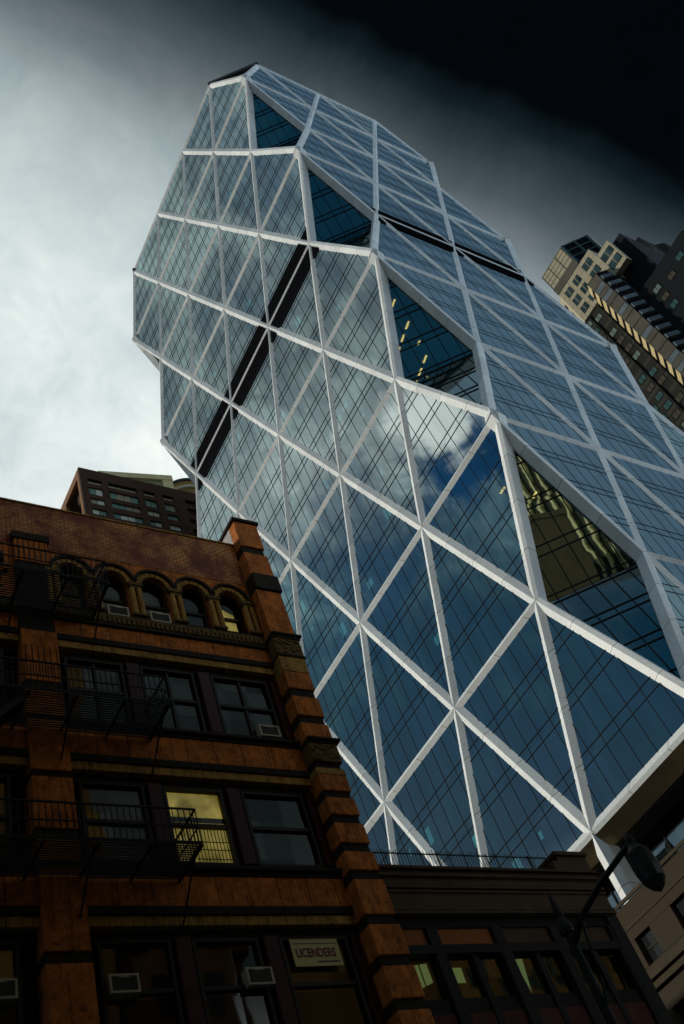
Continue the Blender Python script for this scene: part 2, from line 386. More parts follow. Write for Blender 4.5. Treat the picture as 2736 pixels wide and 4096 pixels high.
def area(tri):
    q = [proj_cam(p) for p in tri]
    q = [(min(max(a, 0), 2736), min(max(b, 0), 4096)) for a, b in q]
    return abs((q[1][0] - q[0][0]) * (q[2][1] - q[0][1]) - (q[2][0] - q[0][0]) * (q[1][1] - q[0][1])) / 2
FLH = H / 4; BAY = M / 8
def panel_mesh(mb, F, tri):
    o, u, n, nm = FACES[F]
    P3 = lambda s_, z, off: o + u * s_ + V((0, 0, Z0 + z)) - n * (DEP - off)
    mb.poly([P3(s_, z, 0) for s_, z in tri], 0)
    smin, smax = min(a[0] for a in tri), max(a[0] for a in tri); zmin, zmax = min(a[1] for a in tri), max(a[1] for a in tri)
    k = math.ceil((smin - A0) / BAY)
    while A0 + k * BAY < smax:
        s_ = A0 + k * BAY; c = clip_line((s_, 0), (0, 1), tri)
        if c: mb.bar(P3(s_, c[0], .015), P3(s_, c[1], .015), *((.042, .03) if F == 'S' else (.034, .012)), up=n, mi=1)
        k += 1
    k = math.floor(zmin / FLH)
    while k * FLH <= zmax:
        for dz in (-.43, .43):
            z = k * FLH + dz
            if (k % 4) == 0 or not zmin < z < zmax: continue
            c = clip_line((0, z), (1, 0), tri)
            if c: mb.bar(P3(c[0], z, .02), P3(c[1], z, .02), *((.055, .04) if F == 'S' else (.042, .02)), up=n, mi=1)
        k += 1
panels = []
for F in 'SE':
    nm = FACES[F][3]
    for rr in range(9):
        a, b = nodes_row(F, rr), nodes_row(F, rr + 1)
        for lo, hi, z0, z1 in ((a, b, rr, rr + 1), (b, a, rr + 1, rr)):
            for i in range(len(lo) - 1):
                mid = (lo[i] + lo[i + 1]) / 2
                if mid in hi:
                    tri = [(S(lo[i], nm), z0 * H), (S(lo[i + 1], nm), z0 * H), (S(mid, nm), z1 * H)]
                    o, u, n, _ = FACES[F]
                    w3 = [o + u * s_ + V((0, 0, Z0 + z)) for s_, z in tri]
                    panels.append((area(w3), F, tri))
panels.sort(key=lambda a: -a[0])
for ar, F, tri in panels[:100]:
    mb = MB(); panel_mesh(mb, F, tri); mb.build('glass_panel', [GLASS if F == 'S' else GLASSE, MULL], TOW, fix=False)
mb = MB()
for ar, F, tri in panels[100:]: panel_mesh(mb, F, tri)
tag(mb.build('glass_panel', [GLASS, MULL], TOW, fix=False), kind='stuff')
for F in 'WN':
    o, u, n, nm = FACES[F]; mb = MB()
    for rr in range(9):
        a, b = nodes_row(F, rr), nodes_row(F, rr + 1)
        for lo, hi, z0, z1 in ((a, b, rr, rr + 1), (b, a, rr + 1, rr)):
            for i in range(len(lo) - 1):
                mid = (lo[i] + lo[i + 1]) / 2
                if mid in hi: panel_mesh(mb, F, [(S(lo[i], nm), z0 * H), (S(lo[i + 1], nm), z0 * H), (S(mid, nm), z1 * H)])
    mb.build('rear_glazing', [GLASS, MULL], TOW, fix=False)
# --- glazing in the corner notches
INS = .95
def notch(cx, cy, ux, uy, nmx, nmy):
    """corner (cx,cy); ux: direction of the x-face away from the corner, uy: of the y-face"""
    inn = (V((ux, 0, 0)) + V((0, uy, 0))).normalized() * INS
    for rr in range(1, 10, 2):
        a = V((cx + ux * (A0 + M / 2), cy, Z0 + rr * H)) + inn; b = V((cx, cy + uy * (A0 + M / 2), Z0 + rr * H)) + inn
        for s_ in (-1, 1):
            if rr == 9 and s_ == 1: continue
            c = V((cx, cy, Z0 + (rr + s_) * H)) + inn
            mb = MB(); e1 = (b - a).normalized(); mid = (a + b) / 2; e2 = (c - mid); hh = e2.length; e2 = e2.normalized()
            nrm = e1.cross(e2).normalized()
            if nrm.dot(inn) > 0: nrm = -nrm
            L = (b - a).length / 2; tri = [(-L, 0), (L, 0), (0, hh)]
            P3 = lambda x, y, of=0: mid + e1 * x + e2 * y + nrm * of
            pts = [P3(*q) for q in tri]
            if (pts[1] - pts[0]).cross(pts[2] - pts[0]).dot(nrm) < 0: pts.reverse()
            mb.poly(pts, 0)
            for k in range(-3, 4):
                cc = clip_line((k * 1.45, 0), (0, 1), tri)
                if cc: mb.bar(P3(k * 1.45, cc[0], .02), P3(k * 1.45, cc[1], .02), .08, .07, up=nrm, mi=1)
            for k in range(0, 5):
                for dz in (-.43, .43):
                    y = k * hh / 4 + dz
                    if y < .1: continue
                    cc = clip_line((0, y), (1, 0), tri)
                    if cc: mb.bar(P3(cc[0], y, .025), P3(cc[1], y, .025), .10, .08, up=nrm, mi=1)
            mb.build('corner_window', [GLASSM, MULL], TOW, fix=False)
notch(0, 0, -1, 1, NA, NB); notch(-LA, 0, 1, 1, NA, NB)
DTLX = mat('dark_roof_edge', (.06, .058, .055), .6)
# --- roof-edge caps across the notches at the top
for cx, ux in ((0, -1), (-LA, 1)):
    mb = MB(); p = V((cx + ux * (A0 + M / 2), 0, Z0 + 9 * H)); q = V((cx, A0 + M / 2, Z0 + 9 * H)); mb.bar(p, q, .7, .9, mi=0); mb.build('ring_beam', DTLX, TOW)
# --- louvred plant-floor bands either side of row 5
for F in 'SE':
    o, u, n, nm = FACES[F]; mb = MB()
    for z0, z1 in ((5 - (.19 if F == 'S' else .15), 5 - .004), (5 + .004, 5 + (.19 if F == 'S' else .15))):
        def lim(z): # width of the face at row-height z (notch edges)
            k = abs(((z + 1) % 2) - 1)           # 0 at even rows -> 1 at odd rows
            return (k * (A0 + M / 2), (nm * M + A0) - k * (M / 2))
        a, b = lim(z0), lim(z1)
        q = [o + u * a[0] + V((0, 0, Z0 + z0 * H)), o + u * a[1] + V((0, 0, Z0 + z0 * H)), o + u * b[1] + V((0, 0, Z0 + z1 * H)), o + u * b[0] + V((0, 0, Z0 + z1 * H))]
        mb.poly([p - n * (DEP - .10) for p in q]); mb.poly([p - n * (DEP + .02) for p in reversed(q)])
        nsl = 9
        for k in range(1, nsl):
            t_ = k / nsl; p = q[0].lerp(q[3], t_); e = q[1].lerp(q[2], t_)
            mb.bar(p - n * (DEP - .12), e - n * (DEP - .12), .05, .10, up=n)
    mb.build('louvre_band', LOUV, TOW, fix=False)
# --- floors seen through the glass, a core, ceiling lamps, glowing teal patches
FLOORM = mat('office_ceiling', (.30, .33, .33), .8, 0, .2, .2)
COREM = mat('tower_core', (.10, .11, .12), .8)
def out_poly(z, ins):
    k = abs(((z + 1) % 2) - 1) * (M / 2 + A0) + .9
    x0, x1, y0, y1 = -LA + ins, -ins, ins, LB - ins
    return [(x0 + k, y0), (x1 - k, y0), (x1, y0 + k), (x1, y1 - k), (x1 - k, y1), (x0 + k, y1), (x0, y1 - k), (x0, y0 + k)]
for k in range(37):
    mb = MB(); z = k / 4; mb.prism(out_poly(z, .75), Z0 + z * H - .32, Z0 + z * H + .32)
    mb.build('roof' if k == 36 else 'floor_slab', FLOORM if 0 < k < 36 else LOUV, TOW)
MB().box(-LA + 9, -9, 9, LB - 6, 24, Z0 + 9 * H - .5).build('core', COREM, TOW)
def lamp_strip(p, q):
    m_ = MB(); m_.bar(p, q, .2, .05); m_.build('ceiling_light', LAMPW, TOW)
def ceil_z(k): return Z0 + k * FLH - .36
for k, ys in ((14, (2.0, 3.6)), (15, (1.6, 3.2)), (13, (3.4, 5.0))):        # offices glimpsed through the middle notch
    for j, c0 in enumerate(ys):
        for q in range(3):
            x = -c0 - 1.2 - q * 1.5; y = c0 + 1.0 + j * .8 + q * .3
            lamp_strip((x, y, ceil_z(k)), (x - .9, y + .15, ceil_z(k)))
for x in (-2.9, -4.2): lamp_strip((x, 1.7, ceil_z(7)), (x - .7, 1.7, ceil_z(7)))
for x, y in ((-3.8, 5.0), (-4.6, 6.6)): lamp_strip((x, y, ceil_z(7)), (x - .7, y + .1, ceil_z(7)))
TEAL = emit('teal_light_glow', (.20, .46, .42), 1.5)  # teal light spots inside the offices, put in as glowing patches
rb = random.Random(5)
for q in range(110):
    Fk = 'S'; o, u, n, nm = FACES[Fk]; kb = rb.randint(1, 34)
    cols = rb.randint(5, 30); s_ = A0 + cols * BAY + .12; zt = Z0 + kb * FLH - .48; hgt = rb.choice((.35, .6, .9, 1.5)); wd = rb.choice((.35, .6, .9))
    if kb % 4 == 0: continue
    m_ = MB(); a = o + u * s_ - n * 1.0; b = o + u * (s_ + wd) - n * 1.0
    m_.poly([(a.x, a.y, zt), (b.x, b.y, zt), (b.x, b.y, zt - hgt), (a.x, a.y, zt - hgt)]); m_.build('teal_light_patch', TEAL, TOW, fix=False)
# --- soffit, set-back clerestory, mega columns
mb = MB(); mb.box(-LA + 1.65, -1.65, 1.65, LB - 1.65, Z0 - .95, Z0 - .34)
for k in range(26): mb.box(-LA + 1.7, -1.7, 1.75 + k * .32, 1.87 + k * .32, Z0 - 1.02, Z0 - .952)
mb.build('soffit', mat('dark_soffit', (.035, .033, .03), .7), TOW)
mb = MB(); yb = 3.6
mb.poly([(-LA + 4, yb, 22), (-3.6, yb, 22), (-3.6, yb, Z0 - .95), (-LA + 4, yb, Z0 - .95)], 0)
for k in range(14): mb.bar((-4.2 - k * 3.05, yb - .04, 22), (-4.2 - k * 3.05, yb - .04, Z0 - .95), .09, .12, mi=1)
for z in (25.1, 25.6, 26.2, 26.5, 29.0): mb.bar((-LA + 4, yb - .05, z), (-3.6, yb - .05, z), .10, .08, mi=1)
mb.poly([(-3.6, yb, 22), (-3.6, LB - 4, 22), (-3.6, LB - 4, Z0 - .95), (-3.6, yb, Z0 - .95)], 0)
for k in range(10): mb.bar((-3.56, yb + k * 3.05, 22), (-3.56, yb + k * 3.05, Z0 - .95), .09, .12, mi=1)
mb.build('clerestory_window', [GLASSM, MULL], TOW, fix=False)
def column(x, y, n):
    n = V(n); t = V((0, 0, 1)); m = n.cross(t); mb = MB()
    pr = [V((0, 0, 0)), m * .75 - n * .33, m * .6 - n * 1.4, -m * .4 - n * 1.4, -m * .48 - n * .33]
    top = Z0 - .05; p = V((x, y, 0))
    P = [p + k + V((0, 0, 20)) for k in pr]; Q = [p + k + V((0, 0, top - (0 if i == 0 else 1.25))) for i, k in enumerate(pr)]
    for k in range(5): mb.poly([P[k], P[(k + 1) % 5], Q[(k + 1) % 5], Q[k]])
    mb.poly(Q)
    mb.build('mega_column', CL_D, TOW)
for i in (1, 2, 3): column(-(A0 + i * M), 0, (0, -1, 0))
for i in (1, 2): column(0, A0 + i * M, (1, 0, 0))
column(-.02, .02, (.7071, -.7071, 0))

# ================================================================== STONE BASE under the tower
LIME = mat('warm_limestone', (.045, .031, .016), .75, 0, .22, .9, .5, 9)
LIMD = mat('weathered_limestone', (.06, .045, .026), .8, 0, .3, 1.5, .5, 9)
ROOFM = mat('flat_roof', (.10, .10, .10), .9, 0, .2, 1)
DARKIN = mat('dark_interior', (.012, .013, .015), .8)
BASE = empty('stone_base', (-22, 18, 0), 'tan limestone six-storey block at the foot of the glass tower', 'building')
mb = MB(); yS = -7.0
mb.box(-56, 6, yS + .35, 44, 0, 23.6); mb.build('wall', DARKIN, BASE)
# stone skin with window openings (south and east)
wx = [-8.24 + 3.12 * k for k in range(-14, 5)]
mb = MB()
lev = [(3.2, 6.6), (8.0, 10.8), (12.2, 15.0), (16.4, 18.6), (20.85, 22.38)]
edges = [-56.0]
def skin(mb, a0, a1, z0, z1, wins, axis, pos):
    """bands of stone around a regular window grid"""
    def bx(u0, u1, w0, w1):
        if u1 - u0 < .01 or w1 - w0 < .01: return
        if axis == 'S': mb.box(u0, u1, pos, pos + .34, w0, w1)
        else: mb.box(pos - .34, pos, u0, u1, w0, w1)
    zc_ = z0
    for (w0, w1) in lev:
        bx(a0, a1, zc_, w0); uc = a0
        for (u0, u1) in wins: bx(uc, u0, w0, w1); uc = u1
        bx(uc, a1, w0, w1); zc_ = w1
    bx(a0, a1, zc_, z1)
winS = [(x, x + 1.27) for x in wx if x + 1.3 < 5]
skin(mb, -56, 5.66, 0, 24.1, winS, 'S', yS)
winE = [(y, y + 1.27) for y in [-4.6 + 3.12 * k for k in range(15)]]
skin(mb, yS, 44, 0, 24.1, winE, 'E', 6.0)
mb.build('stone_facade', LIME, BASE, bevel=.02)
mb = MB(); mb.box(-56, 6.12, yS - .12, yS - .003, 24.12, 24.32).box(-56, 6.05, yS - .05, yS - .002, 22.94, 23.04).box(-56, 6.5, yS - .45, yS - .001, 20.1, 20.55).box(-56, 6.3, yS - .25, yS - .002, 19.7, 20.09)
mb.box(6.003, 6.45, yS, 44, 20.1, 20.55); mb.build('cornice', LIMD, BASE, bevel=.02)
MB().box(-56, 5.6, yS + .4, 44, 23.62, 23.75).build('roof', ROOFM, BASE)
for i, (u0, u1) in enumerate(winS[-8:]):
    for (w0, w1) in lev[-3:]:
        fr = MB(); y = yS + .22
        for a, b, c, e in ((u0, u0 + .09, w0, w1), (u1 - .09, u1, w0, w1), (u0 + .09, u1 - .09, w0, w0 + .09), (u0 + .09, u1 - .09, w1 - .09, w1), (u0 + .09, u1 - .09, (w0 + w1) / 2 - .03, (w0 + w1) / 2 + .03)): fr.box(a, b, y, y + .06, c, e)
        fo = fr.build('window', LIMD, BASE)
        pn = MB(); pn.poly([(u0, y + .04, w0), (u1, y + .04, w0), (u1, y + .04, w1), (u0, y + .04, w1)]); pn.build('window_pane', GLASSW, fo, fix=False)

# ================================================================== BRICK BUILDING
def brick_mat():
    m = bpy.data.materials.new('red_brick'); m.use_nodes = True; t = m.node_tree; b = t.nodes['Principled BSDF']
    tcn = t.nodes.new('ShaderNodeTexCoord'); sp = t.nodes.new('ShaderNodeSeparateXYZ'); t.links.new(tcn.outputs['Object'], sp.inputs[0])
    cb = t.nodes.new('ShaderNodeCombineXYZ'); t.links.new(sp.outputs[1], cb.inputs[0]); t.links.new(sp.outputs[2], cb.inputs[1])
    br = t.nodes.new('ShaderNodeTexBrick'); t.links.new(cb.outputs[0], br.inputs['Vector'])
    br.inputs['Scale'].default_value = 1.0; br.inputs['Brick Width'].default_value = .30; br.inputs['Row Height'].default_value = .118; br.inputs['Mortar Size'].default_value = .017
    br.inputs['Color1'].default_value = (.27, .055, .016, 1); br.inputs['Color2'].default_value = (.17, .034, .012, 1)
    br.inputs['Bias'].default_value = -.1
    pat = noise(t, tcn.outputs['Object'], .55, 7, .7, .2)
    t.links.new(mixc(t, ramp(t, pat, [(.44, 0.0), (.58, 1.0)]), (.11, .028, .012, 1), (.60, .36, .10, 1)), br.inputs['Mortar'])
    t.links.new(mixc(t, 1.0, br.outputs['Color'], ramp(t, pat, [(.3, .6), (.65, 1.15)]), 'MULTIPLY'), b.inputs['Base Color']); b.inputs['Roughness'].default_value = .85
    bn = t.nodes.new('ShaderNodeBump'); bn.inputs['Strength'].default_value = .6; bn.inputs['Distance'].default_value = .02; t.links.new(br.outputs['Fac'], bn.inputs['Height']); bn.invert = True
    t.links.new(bn.outputs[0], b.inputs['Normal']); return m
BRICK = brick_mat()
ORG = mat('orange_brownstone', (.46, .145, .030), .85, 0, .40, 2.2, 1.0, 14)
def masonry(m, joint, strength=.85):
    t = m.node_tree; b = t.nodes['Principled BSDF']; tcn = t.nodes.new('ShaderNodeTexCoord'); P = tcn.outputs['Object']
    src = b.inputs['Base Color'].links[0].from_socket
    fr = math_n(t, 'FRACT', math_n(t, 'DIVIDE', dotc(t, P, (0, 1, 0)), joint)); ln = math_n(t, 'LESS_THAN', fr, .028)
    soot = ramp(t, noise(t, P, 5.5, 8, .72, .6), [(.34, .35), (.46, .88), (.64, 1.12)])
    mp = t.nodes.new('ShaderNodeMapping'); t.links.new(P, mp.inputs[0]); mp.inputs['Scale'].default_value = (6, 6, .5)
    stk = ramp(t, noise(t, mp.outputs[0], 1.6, 5, .6), [(.36, .62), (.50, 1.0)])
    c = mixc(t, 1.0, mixc(t, 1.0, src, soot, 'MULTIPLY'), stk, 'MULTIPLY')
    t.links.new(mixc(t, math_n(t, 'MULTIPLY', ln, strength), c, (.02, .012, .008, 1)), b.inputs['Base Color'])
masonry(ORG, .93)
ORGB = mat('quoin_brownstone', (.46, .145, .030), .85, 0, .40, 2.2, 1.0, 14)
masonry(ORGB, 50.0)
YEL = mat('ochre_sandstone', (.36, .21, .055), .85, 0, .35, 2.6, .7, 14, streak=True)
masonry(YEL, .62)
DRK = mat('sooty_stone', (.022, .018, .013), .85, 0, .45, 3.0, .8, 16)
CARV = mat('carved_sandstone', (.12, .075, .025), .85, 0, .5, 5, 1.0, 22)
RED = mat('oxblood_paint', (.045, .009, .009), .5, 0, .25, 2)
FRM = mat('dark_window_frame', (.022, .018, .013), .5, 0, .3, 4)
GREYP = mat('grey_render', (.42, .43, .43), .85, 0, .25, 3, .3)
IRON = mat('black_iron', (.012, .013, .015), .5, .2, .2, 5)
GLOWB = emit('glowing_yellow_blind', (.62, .50, .13), .55)  # emission stands in for warm light reflected off the blind
_t = GLOWB.node_tree; _b = _t.nodes['Principled BSDF']; _tc = _t.nodes.new('ShaderNodeTexCoord')
_c = mixc(_t, 1.0, ramp(_t, noise(_t, _tc.outputs['Object'], 1.1, 3, .5, .3), [(.35, (.34, .26, .05)), (.5, (.62, .50, .13)), (.62, (.95, .74, .20))]), ramp(_t, noise(_t, _tc.outputs['Object'], 22, 3, .6), [(.35, .85), (.6, 1.05)]), 'MULTIPLY')
_t.links.new(_c, _b.inputs['Emission Color']); _t.links.new(_c, _b.inputs['Base Color'])
DIMB = mat('drab_window_shade', (.30, .25, .12), .8, 0, .2, 2)
BB = empty('brick_building', (0, -45, 0), 'dark old red brick and orange stone loft building with arched top windows', 'building')
XW = 5.5; XP = 6.0; Y1 = -33.95; YI = -35.0; YL = -64.0
MB().box(-14, 5.0, YL, Y1 - .02, 0, 29.9).build('wall', DARKIN, BB)
# brick parapet wall
mb = MB(); mb.box(4.9, XW, YL, YI, 29.02, 31.33); mb.build('parapet_wall', BRICK, BB)
mb = MB(); mb.box(4.86, XW + .05, YL, YI, 31.335, 31.40); mb.build('coping', YEL, BB)
ZT = 32.36
# corner pier, quoined
def pier(y0, y1, top, name='corner_pier', cap=True):
    dark = [(30.84, 30.43), (29.12, 28.26), (25.92, 25.74), (24.91, 24.80), (23.31, 22.96), (22.12, 21.79), (20.20, 19.95), (19.09, 18.83), (18.21, 17.91), (17.21, 16.92), (16.30, 16.0), (14.9, 14.6), (13.7, 13.4), (12.5, 12.2), (11.3, 11.0)]
    z = top
    yel = [(24.80, 24.10), (19.95, 19.70)]; car = [(25.74, 24.91), (20.95, 20.20)]
    cuts = sorted([(a, b, 'd') for a, b in dark] + [(a, b, 'y') for a, b in yel] + [(a, b, 'c') for a, b in car], key=lambda c: -c[0])
    o = MB().box(4.7, XW - .501, y0 + .02, y1 - .02, 0, top - .01).build(name, ORG, BB)
    rc = random.Random(3); sb = []; db = []
    for a, b, k in cuts:
        if z - a > .02: sb.append((XW - .5, XP, y0, y1, a + .004, z))
        if k == 'd': db.append((XW - .5, XP - (.07 if a - b < .7 else -.10), y0 + (.05 if a - b < .7 else -.0), y1 - (.05 if a - b < .7 else -.06), b + .004, a))
        elif k == 'y': MB().box(XW - .5, XP + .01, y0, y1 + .01, b + .004, a).build('stone_band', YEL, o, bevel=.02)
        else:
            cv = MB(); cv.box(XW - .5, XP + .03, y0, y1 + .03, b + .004, a)
            for _ in range(34):
                yy = rc.uniform(y0 + .06, y1 - .06); z_ = rc.uniform(b + .08, a - .08); rr_ = rc.uniform(.035, .08)
                cv.box(XP + .01, XP + .02 + rr_ * .8, yy - rr_, yy + rr_, z_ - rr_ * .7, z_ + rr_ * .7)
            cv.build('carved_capital', CARV, o, bevel=.02)
        z = b
    sb.append((XW - .5, XP, y0, y1, 0, z))
    each(sb, 'stone_block', ORGB, o, .03)
    for zz, ex in ((25.86, .14), (25.74, .08), (21.05, .16), (20.97, .08), (24.86, .05)): db.append((XW - .5, XP + ex, y0 - .02, y1 + ex, zz - .055, zz + .055))
    each(db, 'string_course', DRK, o, .02)
    return o
pc = pier(YI, Y1, ZT)
mb = MB(); mb.box(3.6, XW + .05, YI - .006, Y1 - .3, 31.41, ZT - .001); mb.build('pier_side', GREYP, pc)
mb = MB(); mb.box(3.5, XP + .09, YI - .09, Y1 + .07, ZT + .002, ZT + .15); mb.build('cap', DRK, pc)
mb = MB(); mb.box(XW - .48, XW + .0, YI - .003, YI - .001, 12, ZT)
# left pilaster
YPL, YPR = -43.84, -42.72
po = MB().box(4.8, XW + .02, YPL + .03, YPR - .03, 0, 29.4).build('pilaster', ORG, BB)
each([(5.0, XW + .16, YPL, YPR, b, a) for a, b in ((29.1, 28.0), (24.75, 22.65), (22.3, 21.35), (21.15, 19.4), (19.17, 17.55), (17.2, 16.6), (16.4, 14.2), (13.9, 11.5), (11.2, 9.0))], 'stone_block', ORGB, po, .02)
each([(5.0, XW + .10 + (.12 if a > 29 else 0), YPL - (.08 if a > 29 else 0), YPR + (.08 if a > 29 else 0), b, a) for a, b in ((29.45, 29.105), (27.995, 24.755), (22.645, 22.305), (21.345, 21.155), (19.395, 19.175), (17.545, 17.205), (16.595, 16.405), (14.195, 13.905), (11.495, 11.205))], 'string_course', DRK, po, .02)
for a, b in ((29.05, 28.05), (24.1, 22.8), (18.0, 17.6)):
    pl = MB()
    for k in range(6): y = YPL + .1 + k * .185; pl.box(XW + .161, XW + .18, y, y + .02, b, a)
    pl.build('fluting', DRK, po)
# horizontal courses across the window bays
BAYS = [(YPR, YI), (YL, YPL)]
def course(name, m, z0, z1, x=XW, x0=5.0, bev=.015):
    return each([(x0, x, a + .001, b - .001, z0, z1) for a, b in BAYS], name, m, BB, bev)
course('sill_course', CARV, 25.62, 26.12, XW + .06); course('sill_course', DRK, 26.13, 26.22, XW + .05); course('sill_course', DRK, 25.50, 25.61, XW + .12)
rc = random.Random(11)
for a, b in BAYS:
    dm = MB(); dm.box(XW + .055, XW + .07, a + .1, b - .1, 25.69, 25.99)
    y = a + .1
    while y < b - .1: dm.box(XW + .06, XW + .12, y, y + .10, 25.70, 25.98); y += .17
    dm.build('dentil_course', CARV, BB)
for dz in (0, -4.72, -9.44):
    c1 = course('stone_band', ORG, 24.87 + dz, 25.49 + dz if dz == 0 else 25.75 + dz, XW + .02)
    course('string_course', DRK, 24.62 + dz, 24.86 + dz, XW + .07); course('stone_band', YEL, 24.34 + dz, 24.61 + dz, XW + .01); course('lintel', DRK, 24.10 + dz, 24.33 + dz, XW - .22)
    if dz: course('sill_course', DRK, 25.9 + dz, 26.02 + dz, XW + .16); course('sill_course', DRK, 25.76 + dz, 25.89 + dz, XW + .05); course('sill_course', DRK, 26.03 + dz, 26.22 + dz, XW - .1)
course('sill_course', DRK, 11.6, 12.0, XW + .16)
MB().box(5.0, XW - .01, YL, YI, 0, 11.58).build('lower_wall', ORG, BB)
# red mullion piers between windows
for y in (-40.27, -37.78):
    for zt, zb in ((24.09, 21.51), (19.37, 16.79), (14.65, 12.02)):
        MB().box(5.0, XW - .06, y - .21, y + .21, zb, zt).build('mullion_pier', RED, BB, bevel=.02)
for zt, zb in ((24.09, 21.51), (19.37, 16.79), (14.65, 12.02)):
    MB().box(5.0, XW - .04, -35.28, YI - .002, zb, zt).build('mullion_pier', RED, BB, bevel=.02)
def frame_window(y0, y1, z0, z1, parts, blind=None, blind_to=1.0, split=False, xg=5.22):
    fr = MB(); w = .09
    fr.box(xg - .05, xg + .12, y0, y0 + w, z0, z1).box(xg - .05, xg + .12, y1 - w, y1, z0, z1).box(xg - .05, xg + .12, y0 + w, y1 - w, z1 - w, z1).box(xg - .05, xg + .12, y0 + w, y1 - w, z0, z0 + w)
    zm = (z0 + z1) / 2 + .02
    fr.box(xg - .04, xg + .09, y0 + w, y1 - w, zm - .055, zm + .055)
    if split:
        ym = (y0 + y1) / 2; fr.box(xg - .03, xg + .07, ym - .045, ym + .045, z0 + w, zm - .056).box(xg - .03, xg + .07, ym - .045, ym + .045, zm + .056, z1 - w)
    fo = fr.build('window', FRM, BB)
    g_ = MB(); g_.poly([(xg, y0 + .02, z0 + .02), (xg, y1 - .02, z0 + .02), (xg, y1 - .02, z1 - .02), (xg, y0 + .02, z1 - .02)]); g_.build('window_pane', GLASSW, fo, fix=False)
    if blind:
        bz = z1 - (z1 - z0) * blind_to
        b_ = MB(); b_.poly([(xg - .08, y0 + .05, bz), (xg - .08, y1 - .05, bz), (xg - .08, y1 - .05, z1 - .05), (xg - .08, y0 + .05, z1 - .05)]); b_.build('blind', blind, fo, fix=False)
    return fo
cols = [(-42.70, -40.49), (-40.05, -38.00), (-37.56, -35.29)]
ct = [(-42.45, -40.55), (-39.98, -38.1), (-37.48, -35.35)]
for fi, (zt, zb) in enumerate(((24.09, 21.51), (19.37, 16.79), (14.65, 12.02))):
    for ci, (a, b) in enumerate(ct):
        bl = None; bt = .5
        if fi == 1 and ci == 1: bl, bt = GLOWB, .97
        if fi == 1 and ci == 0: bl, bt = DIMB, 1.0
        if fi == 2 and ci == 2: bl, bt = DIMB, .34
        frame_window(a, b, zb, zt, None, bl, bt, split=(fi == 0))
    frame_window(-46.6, -44.3, zb, zt, None, DIMB if fi else None, .6)
# guard bars and a half-lowered slat in the window with the glowing blind
g_ = MB()
for k in range(11): g_.bar((5.36, -39.3 + k * .105, 16.88), (5.36, -39.3 + k * .105, 17.9), .018)
for z in (16.95, 17.25, 17.5): g_.bar((5.37, -39.35, z), (5.37, -38.2, z), .02)
g_.build('guard_bars', FRM, BB)
MB().box(5.16, 5.19, -39.9, -38.18, 18.28, 18.44).build('blind_slat', RED, BB)
# arcade
AC_Y = [-41.95, -40.44, -38.93, -37.42, -35.93]
ZS = 27.92; RI = .50; RO = .70; RH = .79
def arch_ring(mb, yc, r0, r1, x0, x1, n=20, z=ZS):
    for k in range(n):
        a, b = math.pi * k / n, math.pi * (k + 1) / n
        pts = [(yc + r0 * math.cos(a), z + r0 * math.sin(a)), (yc + r1 * math.cos(a), z + r1 * math.sin(a)), (yc + r1 * math.cos(b), z + r1 * math.sin(b)), (yc + r0 * math.cos(b), z + r0 * math.sin(b))]
        F_ = [(x1, y, z_) for y, z_ in pts]; B_ = [(x0, y, z_) for y, z_ in pts]
        mb.poly(F_); mb.poly(B_[::-1])
        for i in range(4): mb.poly([F_[i], B_[i], B_[(i + 1) % 4], F_[(i + 1) % 4]])
# spandrel wall with arched openings
sp = MB(); ztop = 29.015; NSEG = 20
ycur = YPR
for yc in AC_Y:
    for k in range(NSEG):
        a, b = math.pi - math.pi * k / NSEG, math.pi - math.pi * (k + 1) / NSEG
        y0_, y1_ = yc + RI * math.cos(a), yc + RI * math.cos(b); z0_, z1_ = ZS + RI * math.sin(a), ZS + RI * math.sin(b)
        sp.poly([(XW - .02, y0_, z0_), (XW - .02, y1_, z1_), (XW - .02, y1_, ztop), (XW - .02, y0_, ztop)]); sp.poly([(XW - .02, y0_, z0_), (5.0, y0_, z0_), (5.0, y1_, z1_), (XW - .02, y1_, z1_)])
    for (a_, b_) in ((ycur, yc - RI),): sp.poly([(XW - .02, a_, 26.25), (XW - .02, b_, 26.25), (XW - .02, b_, ztop), (XW - .02, a_, ztop)])
    for yy in (yc - RI, yc + RI): sp.poly([(5.0, yy, 26.25), (XW - .02, yy, 26.25), (XW - .02, yy, ZS), (5.0, yy, ZS)])
    ycur = yc + RI
sp.poly([(XW - .02, ycur, 26.25), (XW - .02, YI, 26.25), (XW - .02, YI, ztop), (XW - .02, ycur, ztop)])
sp.poly([(XW - .02, YL, 26.25), (XW - .02, YPL, 26.25), (XW - .02, YPL, ztop), (XW - .02, YL, ztop)])
sp.build('arcade_wall', ORG, BB, fix=False)
